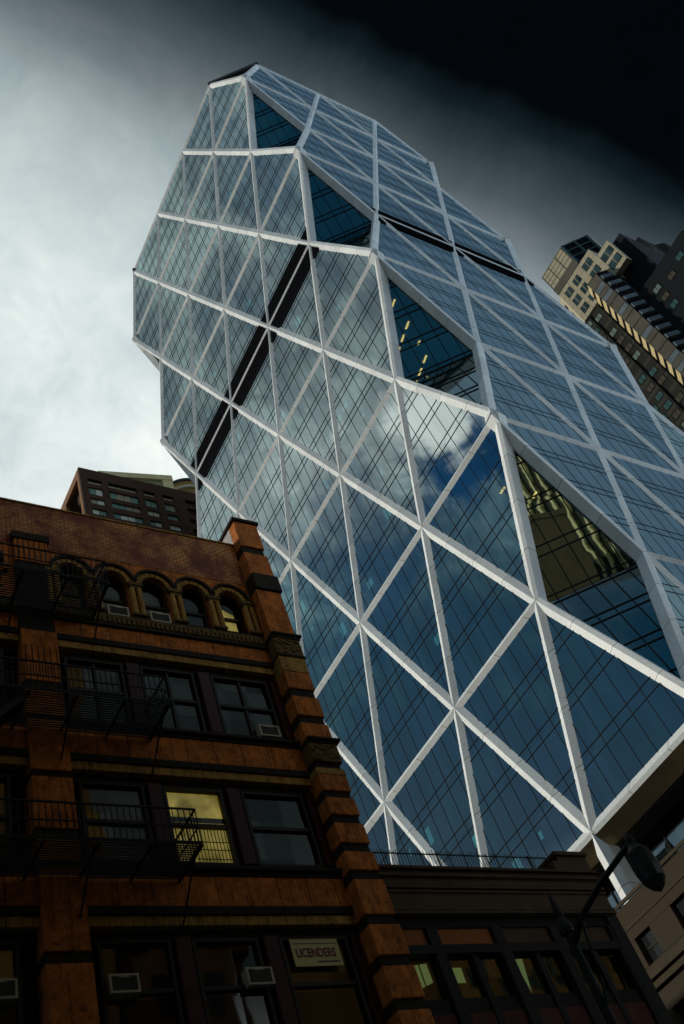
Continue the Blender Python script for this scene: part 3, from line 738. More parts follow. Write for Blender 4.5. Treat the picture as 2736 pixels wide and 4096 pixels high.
for j, yc in enumerate(AC_Y + [-45.0, -46.5]):
    m_ = MB(); n_ = 9
    for k in range(n_):     # separate voussoirs
        a, b = math.pi * k / n_ + .02, math.pi * (k + 1) / n_ - .02
        seg = MB(); 
        pts = []
        for rr_, aa in ((RI - .02, a), (RO - .03, a), (RO - .03, (a + b) / 2), (RO - .03, b), (RI - .02, b), (RI - .02, (a + b) / 2)): pts.append((yc + rr_ * math.cos(aa), ZS + rr_ * math.sin(aa)))
        F_ = [(XW + .07, y, z_) for y, z_ in pts]; B_ = [(XW - .15, y, z_) for y, z_ in pts]
        m_.poly(F_); m_.poly(B_[::-1])
        for i in range(6): m_.poly([F_[i], B_[i], B_[(i + 1) % 6], F_[(i + 1) % 6]])
    ao = m_.build('arch', YEL, BB)
    h_ = MB(); arch_ring(h_, yc, RO - .02, RH, XW - .1, XW + .16); h_.build('hood_mould', DRK, ao)
    if j >= 5: continue
    # window in the arch
    fr = MB(); arch_ring(fr, yc, RI - .11, RI - .004, 5.14, 5.28, 16); fr.box(5.14, 5.28, yc - RI + .004, yc - RI + .11, 26.25, ZS).box(5.14, 5.28, yc + RI - .11, yc + RI - .004, 26.25, ZS)
    fr.box(5.14, 5.26, yc - RI + .11, yc + RI - .11, 27.12, 27.22).box(5.14, 5.26, yc - RI + .11, yc + RI - .11, 26.25, 26.33)
    fo = fr.build('arched_window', FRM, BB)
    g_ = MB(); pts = [(yc + (RI - .05) * math.cos(math.pi * k / 12), ZS + (RI - .05) * math.sin(math.pi * k / 12)) for k in range(13)] + [(yc - RI + .05, 26.27), (yc + RI - .05, 26.27)]
    g_.poly([(5.2, y, z_) for y, z_ in pts]); g_.build('window_pane', GLASSW, fo)
    if j == 4:
        b_ = MB(); b_.poly([(5.12, yc - .42, 26.3), (5.12, yc + .22, 26.3), (5.12, yc + .22, 27.55), (5.12, yc - .42, 27.9)]); b_.build('blind', GLOWB, fo)
    if j in (2,):
        b_ = MB()
        for q in range(6): b_.box(5.09, 5.12, yc - .42, yc + .35, 26.75 + q * .19, 26.85 + q * .19)
        b_.build('blind', DIMB, fo)
# colonnettes between the arches
for y in [(AC_Y[i] + AC_Y[i + 1]) / 2 for i in range(4)] + [AC_Y[0] - .66, AC_Y[4] + .66]:
    c_ = MB()
    for dy in (-.13, .13): c_.tube([(XW + .02, y + dy, 26.27), (XW + .02, y + dy, 27.62)], .10, 12)
    co = c_.build('colonnette', YEL, BB)
    c_ = MB(); c_.box(XW - .1, XW + .14, y - .26, y + .26, 27.74, 27.93).box(XW - .1, XW + .1, y - .22, y + .22, 27.62, 27.735); c_.build('capital', CARV, co, bevel=.02)
    MB().box(XW - .1, XW + .12, y - .25, y + .25, 26.245, 26.36).build('column_base', CARV, co, bevel=.02)

# --- fire escape balconies
def balcony(zf, yr, yl=-50.5, bars=True, stair=None):
    mb = MB(); x0, x1 = XW + .12, 7.1
    ns = 17
    for k in range(ns):
        x = x0 + (x1 - x0) * k / (ns - 1); mb.box(x - .018, x + .018, yl, yr, zf - .02, zf + .01)
    for k in range(int((yr - yl) / 1.35) + 1):
        y = yr - k * 1.35; mb.box(x0 - .1, x1 + .02, y - .025, y + .025, zf - .075, zf - .021)
    o = mb.build('fire_escape_balcony', IRON, BB)
    rl = MB(); zt = zf + 1.05
    rl.bar((x1, yl, zt), (x1, yr, zt), .05, .04).bar((x1, yr, zt), (XW, yr, zt), .05, .04).bar((x1, yl, zf + .52), (x1, yr, zf + .52), .03, .03).bar((x1, yl, zf + .05), (x1, yr, zf + .05), .04, .04).bar((x1, yr, zf + .05), (XW, yr, zf + .05), .04, .04).bar((x1, yr, zf + .52), (XW, yr, zf + .52), .03, .03)
    y = yr
    while y > yl: rl.bar((x1, y, zf), (x1, y, zt), .022); y -= .165
    x = x1 - .16
    while x > XW + .1: rl.bar((x, yr, zf), (x, yr, zt), .022); x -= .16
    rl.build('railing', IRON, o)
    for k in range(4):
        y = yr - .1 - k * 2.7
        b_ = MB(); b_.tube([(x1 - .1, y, zf - .06), (6.3, y, zf - .55), (XW + .02, y, zf - 1.25)], .028, 6); b_.build('bracket', IRON, o)
    return o
balcony(25.80, -41.42); balcony(20.87, -40.2)
bo = balcony(16.17, -40.12)
for (ya, za, yb_, zb_) in ((-48.6, 16.2, -44.2, 20.87), (-48.8, 20.9, -44.6, 25.8)):
    st = MB()
    for x in (6.35, 6.95): st.bar((x, ya, za), (x, yb_, zb_), .04, .16)
    for k in range(16): st.box(6.36, 6.94, ya + (yb_ - ya) * k / 16 - .1, ya + (yb_ - ya) * k / 16 + .1, za + (zb_ - za) * k / 16 - .01, za + (zb_ - za) * k / 16 + .01)
    st.build('fire_escape_stair', IRON, BB)

# --- window air conditioners (things of their own)
ACW = mat('off_white_plastic', (.40, .38, .30), .6, 0, .12, 6); ACG = mat('dark_grille', (.07, .07, .065), .6)
def air_con(yc, zc_, label, xf=5.46):
    w, h, dpt = .74, .46, .42
    root = empty('air_conditioner', (xf - dpt / 2, yc, zc_), label, 'air conditioner', 'window air conditioners on the brick building')
    mb = MB(); y0, y1, z0, z1 = yc - w / 2, yc + w / 2, zc_, zc_ + h; t_ = .055
    mb.box(xf - dpt, xf - .03, y0, y1, z0, z1)
    mb.box(xf - .029, xf, y0, y0 + t_, z0, z1).box(xf - .029, xf, y1 - t_, y1, z0, z1).box(xf - .029, xf, y0 + t_, y1 - t_, z1 - t_, z1).box(xf - .029, xf, y0 + t_, y1 - t_, z0, z0 + t_).box(xf - .029, xf - .001, yc - .14, yc + .14, z1 - t_ - .03, z1 - t_)
    mb.build('casing', ACW, root, bevel=.006)
    gr = MB(); gr.box(xf - .0295, xf - .022, y0 + t_, y1 - t_, z0 + t_, z1 - t_)
    for k in range(1, 9): gr.box(xf - .022, xf - .012, y0 + t_, y1 - t_, z0 + t_ + k * .038, z0 + t_ + k * .038 + .008)
    gr.build('grille', ACG, root)
air_con(-40.47, 26.10, 'off-white window air conditioner under an arch, left of the two in the arcade', 5.58)
air_con(-38.96, 26.10, 'off-white window air conditioner under an arch, right of the two in the arcade', 5.58)
air_con(-35.90, 21.52, 'off-white window air conditioner in the big top-floor window beside the corner pier', 5.50)
air_con(-38.37, 13.30, 'dim window air conditioner low on the facade, just left of the shop sign window', 5.50)
air_con(-41.95, 13.24, 'dim window air conditioner low in the dark, middle of the bottom row', 5.50)
air_con(-44.80, 13.22, 'dim window air conditioner cut by the left edge of the photo', 5.50)

# --- window sign with lettering
SG = mat('cream_sign_board', (.50, .44, .20), .6, 0, .15, 4); SP = mat('purple_lettering', (.14, .012, .05), .5); ST = mat('teal_lettering', (.03, .06, .08), .5)
sgn = empty('window_sign', (5.3, -36.45, 13.9), 'cream sign with bold purple lettering hung inside the lowest window by the pier', 'sign')
mb = MB(); mb.box(5.355, 5.37, -37.20, -35.72, 13.80, 14.56); mb.build('board', SG, sgn)
def text_obj(txt, y0, z0, size, m, parent, name, sx=1.0):
    cu = bpy.data.curves.new(name, 'FONT'); cu.body = txt; cu.size = size; cu.extrude = .004; cu.offset = .006
    o = bpy.data.objects.new(name + '_tmp', cu); COL.objects.link(o)
    dg = bpy.context.evaluated_depsgraph_get(); me = bpy.data.meshes.new_from_object(o.evaluated_get(dg))
    COL.objects.unlink(o); bpy.data.objects.remove(o)
    for v in me.vertices: x, y, z = v.co; v.co = (5.376 + z, y0 + x * sx, z0 + y)
    me.materials.clear(); me.materials.append(m)
    ob = bpy.data.objects.new(name, me); COL.objects.link(ob); ob.parent = parent; ob.location = -V(parent.location); return ob
lt = text_obj('LICENDERS', -37.10, 14.06, .34, SP, sgn, 'lettering', .72)
mb = MB(); mb.box(5.371, 5.376, -36.5, -35.8, 13.90, 13.94).box(5.371, 5.376, -37.12, -35.8, 14.42, 14.44); mb.build('rule_line', ST, sgn)

# ================================================================== LOW CORNER BUILDING
LB_ = empty('corner_building', (0, -29, 0), 'low dark brown building with moulded cornice and spiked iron railing on its roof', 'building')
BRS = mat('brown_stucco', (.075, .048, .028), .85, 0, .25, 1.2, .5, 12)
BRD = mat('dark_paint_and_reveal_shade', (.014, .012, .011), .7, 0, .3, 3)
PANL = mat('rust_brown_panel', (.07, .025, .018), .8, 0, .25, 2)
TBL = mat('orange_transom_blind', (.28, .10, .03), .8, 0, .15, 3)
YC0, YC1 = Y1 + .01, -24.9; XC = 5.72
MB().box(-14, 5.2, YC0, YC1, 0, 15.9).build('wall', DARKIN, LB_)
mb = MB(); mb.box(5.0, XC, YC0, YC1, 15.02, 16.25)
for z, ex in ((16.55, .14), (16.33, .08), (16.05, .05), (15.93, .08), (15.8, .04), (15.22, .04), (15.10, .06)): mb.box(5.0, XC + ex, YC0 + .05, YC1 + .02, z - .05, z + .05)
mb.box(5.0, XC + .03, YC0, YC1, 16.251, 16.5); mb.build('cornice', BRS, LB_, bevel=.012)
mb = MB(); mb.box(5.0, XC - .12, YC0, YC1, 14.70, 15.019).box(5.0, XC - .02, YC0, YC1, 13.86, 14.14)  # upper strip: deep shadow of the reveal put into the dark colour
ym = [-32.65, -30.22, -27.9, -25.35]
for y in ym: mb.box(5.0, XC - .01, y - .19, y + .19, 6, 13.859).box(5.0, XC - .03, y - .19, y + .19, 14.141, 14.699)
mb.box(5.0, XC, YC1 - .5, YC1, 6, 15.0)
for y in (-31.4, -29.0, -26.6): mb.box(5.0, XC - .08, y - .11, y + .11, 6, 13.859)
mb.build('pilaster', BRD, LB_, bevel=.012)
GRNB = emit('green_lit_interior', (.24, .34, .13), .55)
prev = YC0
for i, y in enumerate(ym):
    a, b = prev, y - .19; prev = y + .19
    m_ = MB(); m_.poly([(5.55, a, 14.13), (5.55, b, 14.13), (5.55, b, 14.71), (5.55, a, 14.71)]); m_.build('transom_blind', TBL if i < 2 else BRS, LB_, fix=False)
    m_ = MB(); m_.poly([(5.5, a, 12.66), (5.5, b, 12.66), (5.5, b, 13.87), (5.5, a, 13.87)]); wo_ = m_.build('window_pane', GLASSW, LB_, fix=False)
    MB().box(5.0, 5.56, a, b, 12.2, 12.62).build('sill', BRD, LB_)
    MB().box(5.0, 5.60, a, b, 6, 12.19).build('spandrel_panel', PANL, LB_)
m_ = MB(); m_.poly([(5.3, -33.85, 12.95), (5.3, -32.95, 13.25), (5.3, -32.95, 13.8), (5.3, -33.9, 13.72)]); m_.build('lit_blind', GRNB, LB_, fix=False)
for y in (-33.62, -33.25): MB().bar((5.33, y - .02, 12.9), (5.33, y, 13.8), .025).build('window_bar', BRD, LB_)
m_ = MB(); m_.poly([(5.3, -32.2, 13.2), (5.3, -31.8, 13.2), (5.3, -31.78, 13.65), (5.3, -32.22, 13.65)]); m_.build('lit_blind', GRNB, LB_, fix=False)
m_ = MB(); m_.poly([(5.3, -29.7, 13.85), (5.3, -29.35, 13.85), (5.3, -29.55, 12.8)]); m_.build('lit_blind', GRNB, LB_, fix=False)
# chimney-like pier on the roof end, and the railing
mb = MB(); mb.box(4.6, XC - .02, -26.25, -24.9, 16.501, 17.22).box(4.5, XC + .06, -26.35, -24.82, 17.221, 17.38).box(4.95, XC + .04, -26.6, -26.25, 16.501, 17.0); mb.build('roof_pier', BRS, LB_, bevel=.03)
rl = MB(); xr = 5.55; zr = 16.505
rl.bar((xr, YC0, 17.22), (xr, -26.6, 17.22), .035, .03).bar((xr, YC0, zr + .1), (xr, -26.6, zr + .1), .03, .03)
y = YC0 + .05; rr_ = random.Random(2)
while y < -26.6:
    rl.bar((xr, y, zr - .05), (xr + rr_.uniform(-.02, .02), y + rr_.uniform(-.015, .015), 17.22 + rr_.uniform(.06, .16)), .014); y += .115
for y in (-33.2, -31.2, -29.2, -27.4): rl.bar((xr, y, zr - .05), (xr, y, 17.3), .03)
rl.build('roof_railing', IRON, LB_)

# ================================================================== STREET LAMP
LMP = mat('dark_green_black_paint', (.012, .015, .016), .55, .1, .2, 6)
lx, ly = 10.35, -32.7
SL = empty('street_lamp', (lx, ly, 0), 'dark street lamp with a sloping arm and hanging teardrop lantern, silhouetted at lower right', 'street lamp')
mb = MB(); mb.tube([(lx, ly, .1), (lx, ly, .8), (lx, ly, 1.0), (lx, ly, 6), (lx, ly, 11.6)], [.26, .24, .15, .13, .11], 12)
mb.tube([(lx, ly, 11.6), (lx, ly, 11.75), (lx, ly, 12.0), (lx, ly, 12.2), (lx, ly, 12.75)], [.17, .19, .10, .11, .012], 12); mb.build('pole', LMP, SL)
ax = [(lx, ly, 11.3), (lx + .6, ly, 11.65), (lx + 1.6, ly, 11.9), (lx + 2.6, ly, 12.03), (lx + 2.98, ly, 12.08)]
mb = MB(); mb.tube(ax, [.09, .085, .08, .075, .07], 10); mb.build('arm', LMP, SL)
mb = MB(); mb.tube([(lx, ly, 9.6), (lx + .30, ly, 10.2), (lx + .42, ly, 10.8), (lx + .5, ly, 11.3), (lx + .62, ly, 11.7)], .035, 8); mb.build('brace', LMP, SL)
hx = lx + 2.98; mb = MB()
mb.tube([(hx, ly, 12.28), (hx, ly, 12.16), (hx, ly, 11.98), (hx + .01, ly, 11.90), (hx + .02, ly, 11.78), (hx + .03, ly, 11.55)], [.05, .10, .12, .16, .26, .29], 16); lo = mb.build('lamp_housing', LMP, SL)
mb = MB(); mb.tube([(hx + .03, ly, 11.549), (hx + .04, ly, 11.3), (hx + .05, ly, 11.05), (hx + .05, ly, 10.88), (hx + .05, ly, 10.78)], [.30, .31, .27, .17, .05], 16); mb.build('lamp_globe', mat('smoky_lamp_glass', (.03, .036, .04), .25, 0, 0), lo)

# ================================================================== FAR RIGHT TOWER
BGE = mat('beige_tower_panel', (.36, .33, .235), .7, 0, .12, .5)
BGS = mat('sunlit_yellow_panel', (.46, .38, .20), .7, 0, .1, .5)  # sunlight on the bay's chamfer put into the brighter yellow
DKT = mat('shaded_tower_brick', (.020, .021, .018), .8, 0, .35, .25)  # shade on the lower shaft put into the dark colour
DTL = mat('teal_dark_metal', (.03, .06, .07), .5)
def stripes(m, axis, period, frac, col, off=0.0):
    t = m.node_tree; b = t.nodes['Principled BSDF']; tcn = t.nodes.new('ShaderNodeTexCoord'); src = b.inputs['Base Color'].links[0].from_socket
    fr = math_n(t, 'FRACT', math_n(t, 'DIVIDE', math_n(t, 'ADD', dotc(t, tcn.outputs['Object'], axis), off), period))
    t.links.new(mixc(t, math_n(t, 'LESS_THAN', fr, frac), src, (*col, 1)), b.inputs['Base Color'])
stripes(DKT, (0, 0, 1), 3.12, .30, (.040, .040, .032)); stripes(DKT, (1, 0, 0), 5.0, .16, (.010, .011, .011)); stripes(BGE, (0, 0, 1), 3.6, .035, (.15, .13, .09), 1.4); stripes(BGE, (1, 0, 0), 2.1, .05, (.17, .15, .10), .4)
GPN = mat('grey_bay_panel', (.09, .085, .068), .7, 0, .25, .4)
PAL = mat('pale_balcony_panel', (.12, .155, .18), .5, 0, .2, .6)
BT = empty('residential_tower', (-12, 100, 0), 'stepped beige residential tower with its lower shaft coloured dark for shade, rising behind the right edge of the glass tower', 'skyscraper')
YB = 88.0
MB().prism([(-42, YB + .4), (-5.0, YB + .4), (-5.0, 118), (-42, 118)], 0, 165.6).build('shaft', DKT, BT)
WNG = mat('shaded_wing_facade', (.007, .010, .012), .8, 0, .3, .25)  # shade on the wing put into a near-black colour
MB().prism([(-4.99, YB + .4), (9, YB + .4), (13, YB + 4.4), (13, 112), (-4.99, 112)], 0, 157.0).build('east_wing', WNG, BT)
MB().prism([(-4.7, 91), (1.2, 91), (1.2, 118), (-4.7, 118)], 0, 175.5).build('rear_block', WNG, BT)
mb = MB(); mb.prism([(-18.2, YB + 2), (-16.2, YB), (-4.8, YB), (-4.8, 95), (-18.2, 95)], 165.601, 177.6); mb.prism([(-4.799, YB + .001), (-1.0, YB + .001), (-1.0, 89.6), (-4.799, 89.6)], 165.601, 174.0)
mb.build('upper_storeys', BGE, BT)
mb = MB(); mb.prism([(-16.2, YB + .02), (-8.5, YB + .02), (-3.9, YB + 4.6), (-3.9, 95), (-16.2, 95)], 177.601, 186.4); mb.build('penthouse', BGE, BT)
mb = MB(); mb.box(-16.3, -8.4, YB - .10, YB + .018, 177.75, 180.2); mb.build('grey_band', GPN, BT)
mb = MB()
for x in (-16.15, -13.65, -11.1, -8.6): mb.box(x - .05, x + .05, YB - .06, YB + .019, 180.3, 186.3)
for z in (180.3, 181.8, 183.3, 184.8, 186.2): mb.box(-16.1, -8.55, YB - .05, YB + .019, z - .05, z + .05)
mb.build('panel_grid', GPN, BT)
# teal lattice on the chamfer
c0 = V((-8.5, YB + .02)); c1 = V((-3.9, YB + 4.6)); cn = V((.7071, -.7071)); mb = MB()
def cq(t0, t1, z0, z1, off, mi=0):
    a = c0.lerp(c1, t0) + cn * off; b = c0.lerp(c1, t1) + cn * off; a2 = c0.lerp(c1, t0) + cn * .02; b2 = c0.lerp(c1, t1) + cn * .02
    mb.prism([(a.x, a.y), (b.x, b.y), (b2.x, b2.y), (a2.x, a2.y)], z0, z1, mi)
cq(0, 1, 177.7, 186.39, .06, 1)
for t_ in (0, .46, .92): cq(t_, t_ + .08, 178, 186.38, .35)
for z in (178, 180.7, 183.4, 185.9): cq(0.001, .999, z, z + .45, .30)
mb.build('crown_lattice', [DTL, LOUV], BT)
# windows on the beige storeys
def far_window(xa, xb, z0, z1, m=None, y=YB, grid=True):
    fr = MB(); fr.box(xa, xb, y - .06, y - .002, z0, z1); o = fr.build('window', LOUV, BT)
    pn = MB(); pn.poly([(xa + .18, y - .065, z0 + .12), ((xb - .12), y - .065, z0 + .12), (xb - .12, y - .065, z1 - .12), (xa + .18, y - .065, z1 - .12)]); pn.build('window_pane', m or GLASSF, o, fix=False)
    if grid:
        gm = MB(); gm.box((xa + xb) / 2 - .04, (xa + xb) / 2 + .04, y - .11, y - .066, z0, z1); gm.build('glazing_bar', BGS, o)
for x0_, x1_ in ((-8.5, -6.0), (-12.1, -10.3), (-15.0, -13.2)):
    for zt, zb in ((176.3, 173.9), (172.7, 170.3), (169.1, 166.9)): far_window(x0_, x1_, zb, zt)
for zt, zb in ((172.6, 170.3), (169.2, 166.9)): far_window(-4.6, -1.4, zb, zt)
ws = MB()
# narrow openings on the lit chamfer
for z in (175.0, 171.5, 168.0): ws.prism([(-17.6, YB + 1.33), (-16.9, YB + .63), (-16.85, YB + .68), (-17.55, YB + 1.38)], z - 1.6, z)
ws.build('chamfer_window', LOUV, BT)
# the projecting bay
bay = [(-11.6, YB + .4), (-9.8, YB - 2.0), (-7.0, YB - 2.0), (-5.2, YB + .4)]
MB().prism(bay, 100, 168.9).build('bay', GPN, BT)
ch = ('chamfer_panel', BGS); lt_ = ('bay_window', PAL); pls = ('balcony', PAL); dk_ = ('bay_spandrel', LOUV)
def bayq(mb, p, q, t0, t1, z0, z1, off=.06):
    p = V(p); q = V(q); tt = (q - p).normalized(); n_ = V((tt.y, -tt.x)); a = p.lerp(q, t0); b = p.lerp(q, t1)
    MB().prism([tuple(a + n_ * off), tuple(b + n_ * off), tuple(b + n_ * .003), tuple(a + n_ * .003)][::-1], z0, z1).build(*mb, BT)
z = 168.8; k = 0
rf = random.Random(9)
while z > 102:
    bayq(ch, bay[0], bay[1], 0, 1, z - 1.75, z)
    if k % 1 == 0: bayq(dk_, bay[0], bay[1], .05, .95, z - 3.0, z - 1.78, .03)
    bayq(dk_, bay[1], bay[2], .02, .98, z - .14, z, .05)
    if rf.random() < .45: bayq(lt_, bay[1], bay[2], .05, .95, z - 1.6, z - .16, .07)
    bayq(dk_, bay[2], bay[3], 0, 1, z - 1.6, z - .05, .03)
    bayq(pls, bay[2], bay[3], .1, 1.0, z - 3.0, z - 1.7, .35)
    z -= 3.12; k += 1
# paired windows on the dark shaft
PW = [mat('lit_room_pale', (.13, .18, .16), .5), mat('teal_curtain', (.035, .09, .09), .5), mat('drab_curtain', (.06, .056, .04), .6)]
cnt = 0
for ci, xw in enumerate([-29.5, -27, -24.5, -22, -19.5, -17, -14.5, -2.6, 1.0, 4.6]):
    for fl in range(22):
        z = 163.6 - fl * 3.12 + (-1.5 if xw > -5 else 0) + (1.2 if ci % 2 else 0)
        a = proj_cam((xw, YB, z))
        if not (a and 1800 < a[0] < 2800 and a[1] > 900 and a[1] < 1900): continue
        if z > 155 and xw > -5: continue
        if rf.random() < .18 or cnt > 97: continue
        cnt += 1; m_ = PW[rf.choice((0, 1, 1, 2, 2, 2))]; w_ = MB()
        w_.poly([(xw, YB + .33, z - 1.35), (xw + .75, YB + .33, z - 1.35), (xw + .75, YB + .33, z), (xw, YB + .33, z)]); w_.poly([(xw + .85, YB + .33, z - 1.35), (xw + 1.6, YB + .33, z - 1.35), (xw + 1.6, YB + .33, z), (xw + .85, YB + .33, z)])
        w_.box(xw - .1, xw + 1.7, YB + .34, YB + .398, z - 1.5, z + .1, 1)
        w_.build('paired_window', [m_, LOUV], BT, fix=False)
mb = MB()
for ci, xw in enumerate([-31, -25.4, -20.3, -15.2, -12.3]): mb.box(xw, xw + .35, YB + .1, YB + .399, 0, 165.3)
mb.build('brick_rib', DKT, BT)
# far dark tower
DT = empty('dark_tower', (6, 130, 0), 'almost black stepped tower top against the dark sky at the right edge', 'skyscraper')
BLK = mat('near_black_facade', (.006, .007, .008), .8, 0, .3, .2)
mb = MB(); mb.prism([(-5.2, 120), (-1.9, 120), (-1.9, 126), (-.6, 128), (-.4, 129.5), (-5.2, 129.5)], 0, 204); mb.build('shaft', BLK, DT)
for k in range(14):
    yy = 120.6 + (k % 3) * 1.9; z = 196 - (k // 3) * 5.2; w_ = MB(); w_.poly([(-1.88, yy, z), (-1.88, yy + 1.1, z), (-1.88, yy + 1.1, z + 1.6), (-1.88, yy, z + 1.6)]); w_.build('window', PW[1 + k % 2], DT, fix=False)

# ================================================================== LEFT BROWN BLOCK and penthouse behind
RB = empty('brown_apartment_block', (-70, 3, 0), 'brown brick apartment block with banded windows rising behind the parapet on the left', 'building')
BRB = mat('brown_block_brick', (.062, .032, .022), .8, 0, .25, .4); SUNB = mat('sunlit_block_brick', (.25, .13, .065), .8, 0, .2, .6)  # sun on the south screen put into the second, lighter brick
X2 = -62.0; Y2 = -8.3; ZTB = 138.1
mb = MB(); mb.box(-90, X2 - .5, -2.0, 30, 0, 136.0); mb.build('wall', BRB, RB)
mb = MB()   # east facade grid with real openings
wy = [(-7.05, -4.7), (-3.6, 1.35), (2.5, 4.6), (5.9, 7.9), (10, 12)]
wz = [(133.2, 131.3), (130.3, 128.9), (127.6, 126.2), (124.9, 123.5), (122.2, 120.8)]
zc_ = ZTB
for (t_, b_) in [(135.5, 134.2)] + wz:
    mb.box(X2 - .5, X2, Y2, 14, t_, zc_); yc = Y2
    for a, b in wy: mb.box(X2 - .5, X2, yc, a, b_, t_ - .001); yc = b
    mb.box(X2 - .5, X2, yc, 14, b_, t_ - .001); zc_ = b_ - .001
mb.box(X2 - .5, X2, Y2, 14, 60, zc_); mb.build('facade', BRB, RB)
pv = [mat('teal_pane', (.12, .24, .22), .3), mat('pale_pane', (.55, .60, .54), .3), mat('drab_pane', (.30, .28, .20), .4)]
rq = random.Random(4)
for (t_, b_) in [(135.5, 134.2)] + wz[:4]:
    for (a, b) in wy[:4]:
        n_ = max(2, round((b - a) / 1.2)); w_ = MB()
        for q in range(n_): w_.poly([(X2 - .3, a + (b - a) * q / n_ + .04, b_), (X2 - .3, a + (b - a) * (q + 1) / n_ - .04, b_), (X2 - .3, a + (b - a) * (q + 1) / n_ - .04, t_ - (.5 if t_ > 134 else .02)), (X2 - .3, a + (b - a) * q / n_ + .04, t_ - (.5 if t_ > 134 else .02))], rq.choice((0, 0, 1, 2, 2)) if not t_ > 134 else 2)
        w_.box(X2 - .38, X2 - .31, a, b, b_, t_, 3); w_.build('window', pv + [LOUV], RB, fix=False)
mb = MB()   # open south screen of piers and beams; sky shows through
mb.box(-84, X2 - .501, Y2, Y2 + .6, 136.3, ZTB)
for x in (-84, -76.6, -69.5, -62.9 - .3): mb.box(x, x + .7, Y2, Y2 + .6, 60, 136.299)
for z in (60, 110, 122): mb.box(-84, X2 - .502, Y2 + .1, Y2 + .5, z, z + 1)
mb.build('roof_screen', SUNB, RB)
mb = MB(); mb.box(-84, -74.5, Y2 + .62, Y2 + 1.0, 100, 136); mb.box(-66.5, -62.6, Y2 + 1.2, Y2 + 1.6, 133.6, 136.2); mb.build('recessed_panel', BRB, RB)
MB().box(-84, X2 - .51, Y2 + .62, -2.0, 136.6, 137.2).build('roof', ROOFM, RB)

GP = empty('penthouse_building', (-76, 12, 0), 'cream-framed glass penthouse showing just above the brown block roof', 'building')
mb = MB(); p0 = V((-69.4, 2.0)); p1 = V((-67.5, 11.9)); tt = (p1 - p0).normalized(); nb = V((-tt.y, tt.x))
def gp(t, o): q = p0 + tt * t + nb * o; return (q.x, q.y)
L_ = (p1 - p0).length
mb.prism([gp(-2, 0), gp(L_ - 1.6, 0), gp(L_ - 1.6, 12), gp(-2, 12)], 60, 148.6); mb.build('glass_wall', mat('olive_glass_wall', (.26, .27, .15), .4, 0, .4, .6), GP)
mb = MB(); mb.prism([gp(-3, -.4), gp(L_ + .4, -.4), gp(L_ + .4, 12.5), gp(-3, 12.5)], 148.601, 150.0); mb.prism([gp(L_ - 1.6, -.3), gp(L_ + .3, -.3), gp(L_ + .3, 12), gp(L_ - 1.6, 12)], 60, 148.6); mb.build('frame', mat('cream_stone_frame', (.72, .64, .40), .7, 0, .1, 1), GP)
mb = MB()
for t_ in (2, 5): mb.prism([gp(t_, -.08), gp(t_ + .15, -.08), gp(t_ + .15, -.005), gp(t_, -.005)], 130, 148.6)
mb.prism([gp(-2, -.07), gp(L_ - 1.62, -.07), gp(L_ - 1.62, -.004), gp(-2, -.004)], 145.3, 145.5); mb.build('mullion', BGS, GP)
RT = empty('round_roof_pavilion', (-76, 19, 0), 'round bronze drum with a pale striped rim peeping out behind the white corner brace', 'rooftop drum')
def ring(cx, cy, r0, z0, z1, n=40): return [(cx + r0 * math.cos(2 * math.pi * k / n), cy + r0 * math.sin(2 * math.pi * k / n)) for k in range(n)]
BRZ = mat('bronze_drum', (.22, .15, .06), .6, 0, .3, .8)
MB().prism(ring(-76, 19.6, 5.0, 0, 0), 60, 153.6).build('drum', BRZ, RT)
MB().prism(ring(-76, 19.6, 5.6, 0, 0), 155.6, 156.2).build('roof_rim', DTL, RT); MB().prism(ring(-76, 19.6, 5.4, 0, 0), 153.601, 154.4).build('pale_band', ACW, RT); MB().prism(ring(-76, 19.6, 5.3, 0, 0), 154.401, 155.599).build('dark_band', BRZ, RT)

MB().box(-60, -15, -62, -36, 0, 33).build('shade_block', DRK, BB)  # unseen block added to keep low sun off the stone base
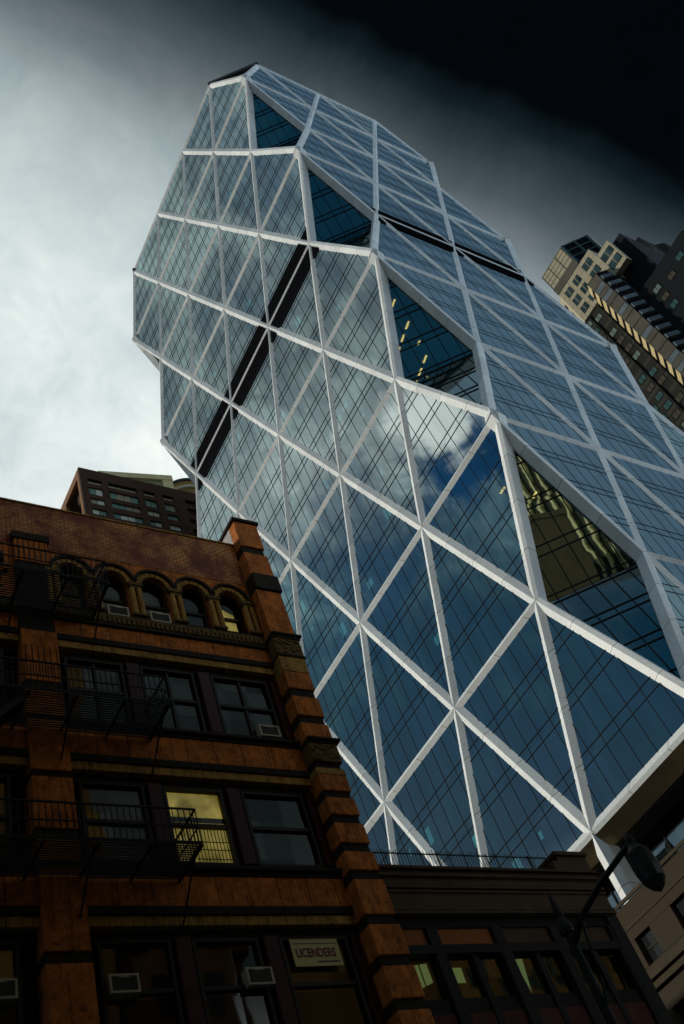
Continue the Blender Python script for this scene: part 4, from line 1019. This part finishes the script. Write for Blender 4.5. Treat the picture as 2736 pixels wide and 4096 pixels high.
# ================================================================== BUILDINGS ACROSS THE AVENUE (unseen; they mirror in the street fronts, several added to bounce or block light)
def street_block(x0, x1, y0, y1, h, m, label, fl=3.6):
    e = empty('unseen_street_building', ((x0 + x1) / 2, (y0 + y1) / 2, 0), label, 'building', 'buildings across the avenue')
    mb = MB(); mb.box(x0, x1, y0, y1, 0, h); mb.build('wall', m, e)
    w_ = MB(); fx = x0 if x0 > 20 else x1
    z = 5
    while z < h - 3:
        y = y0 + 1.2
        while y < y1 - 2: w_.box(fx - .03, fx + .03, y, y + 1.5, z, z + 2.0); y += 3.0
        z += fl
    w_.build('window_grid', GLASSF, e); mb = MB(); mb.box(x0 - .5, x1 + .5, y0 - .3, y1 + .3, h + .002, h + .9); mb.build('cornice', m, e)
OPP = mat('sunny_ochre_brick', (.25, .165, .06), .8, 0, .15, .3)
street_block(32, 52, -52, -30, 66, OPP, 'ochre brick street building facing the brick loft across the avenue, added out of frame to bounce sunlight')  # added to bounce warm light onto the brick front
street_block(32, 52, -110, -51, 68, BRS, 'tall brown street building next to the ochre one, out of frame, height set to block sky light')  # sized to block sky light from the lower brick front
street_block(32, 52, -8, 34, 40, OPP, 'ochre street building opposite the stone base, out of frame')
street_block(-120, 3.0, -110, -66, 42, BRS, 'brown street building south of the brick loft, added out of frame to shade the stone base')  # unseen, added so its shadow covers the stone base
street_block(32, 52, 36, 120, 58, BRS, 'long brown street building north of the ochre ones, added out of frame to block low sky light')  # added to block the bright northeast band from the brick front
street_block(32, 52, -29.5, -23, 30, BRS, 'short brown corner street building, out of frame')
ST_ = empty('mirrored_tower', (90, -60, 0), 'dark olive tower with yellow piers, out of frame, mirrored in the corner notch glass', 'building')
MB().box(76, 100, -95, -36, 0, 104).build('wall', mat('olive_tower_wall', (.016, .024, .012), .6, 0, .3, .15), ST_)
for k in range(24):
    y = -92 + k * 2.3; MB().box(75.2, 75.99, y, y + .5, 0, 103).build('pier', mat('bright_yellow_pier', (.85, .80, .42), .7, 0, .1, .5) if k == 0 else MAT['bright_yellow_pier'], ST_)
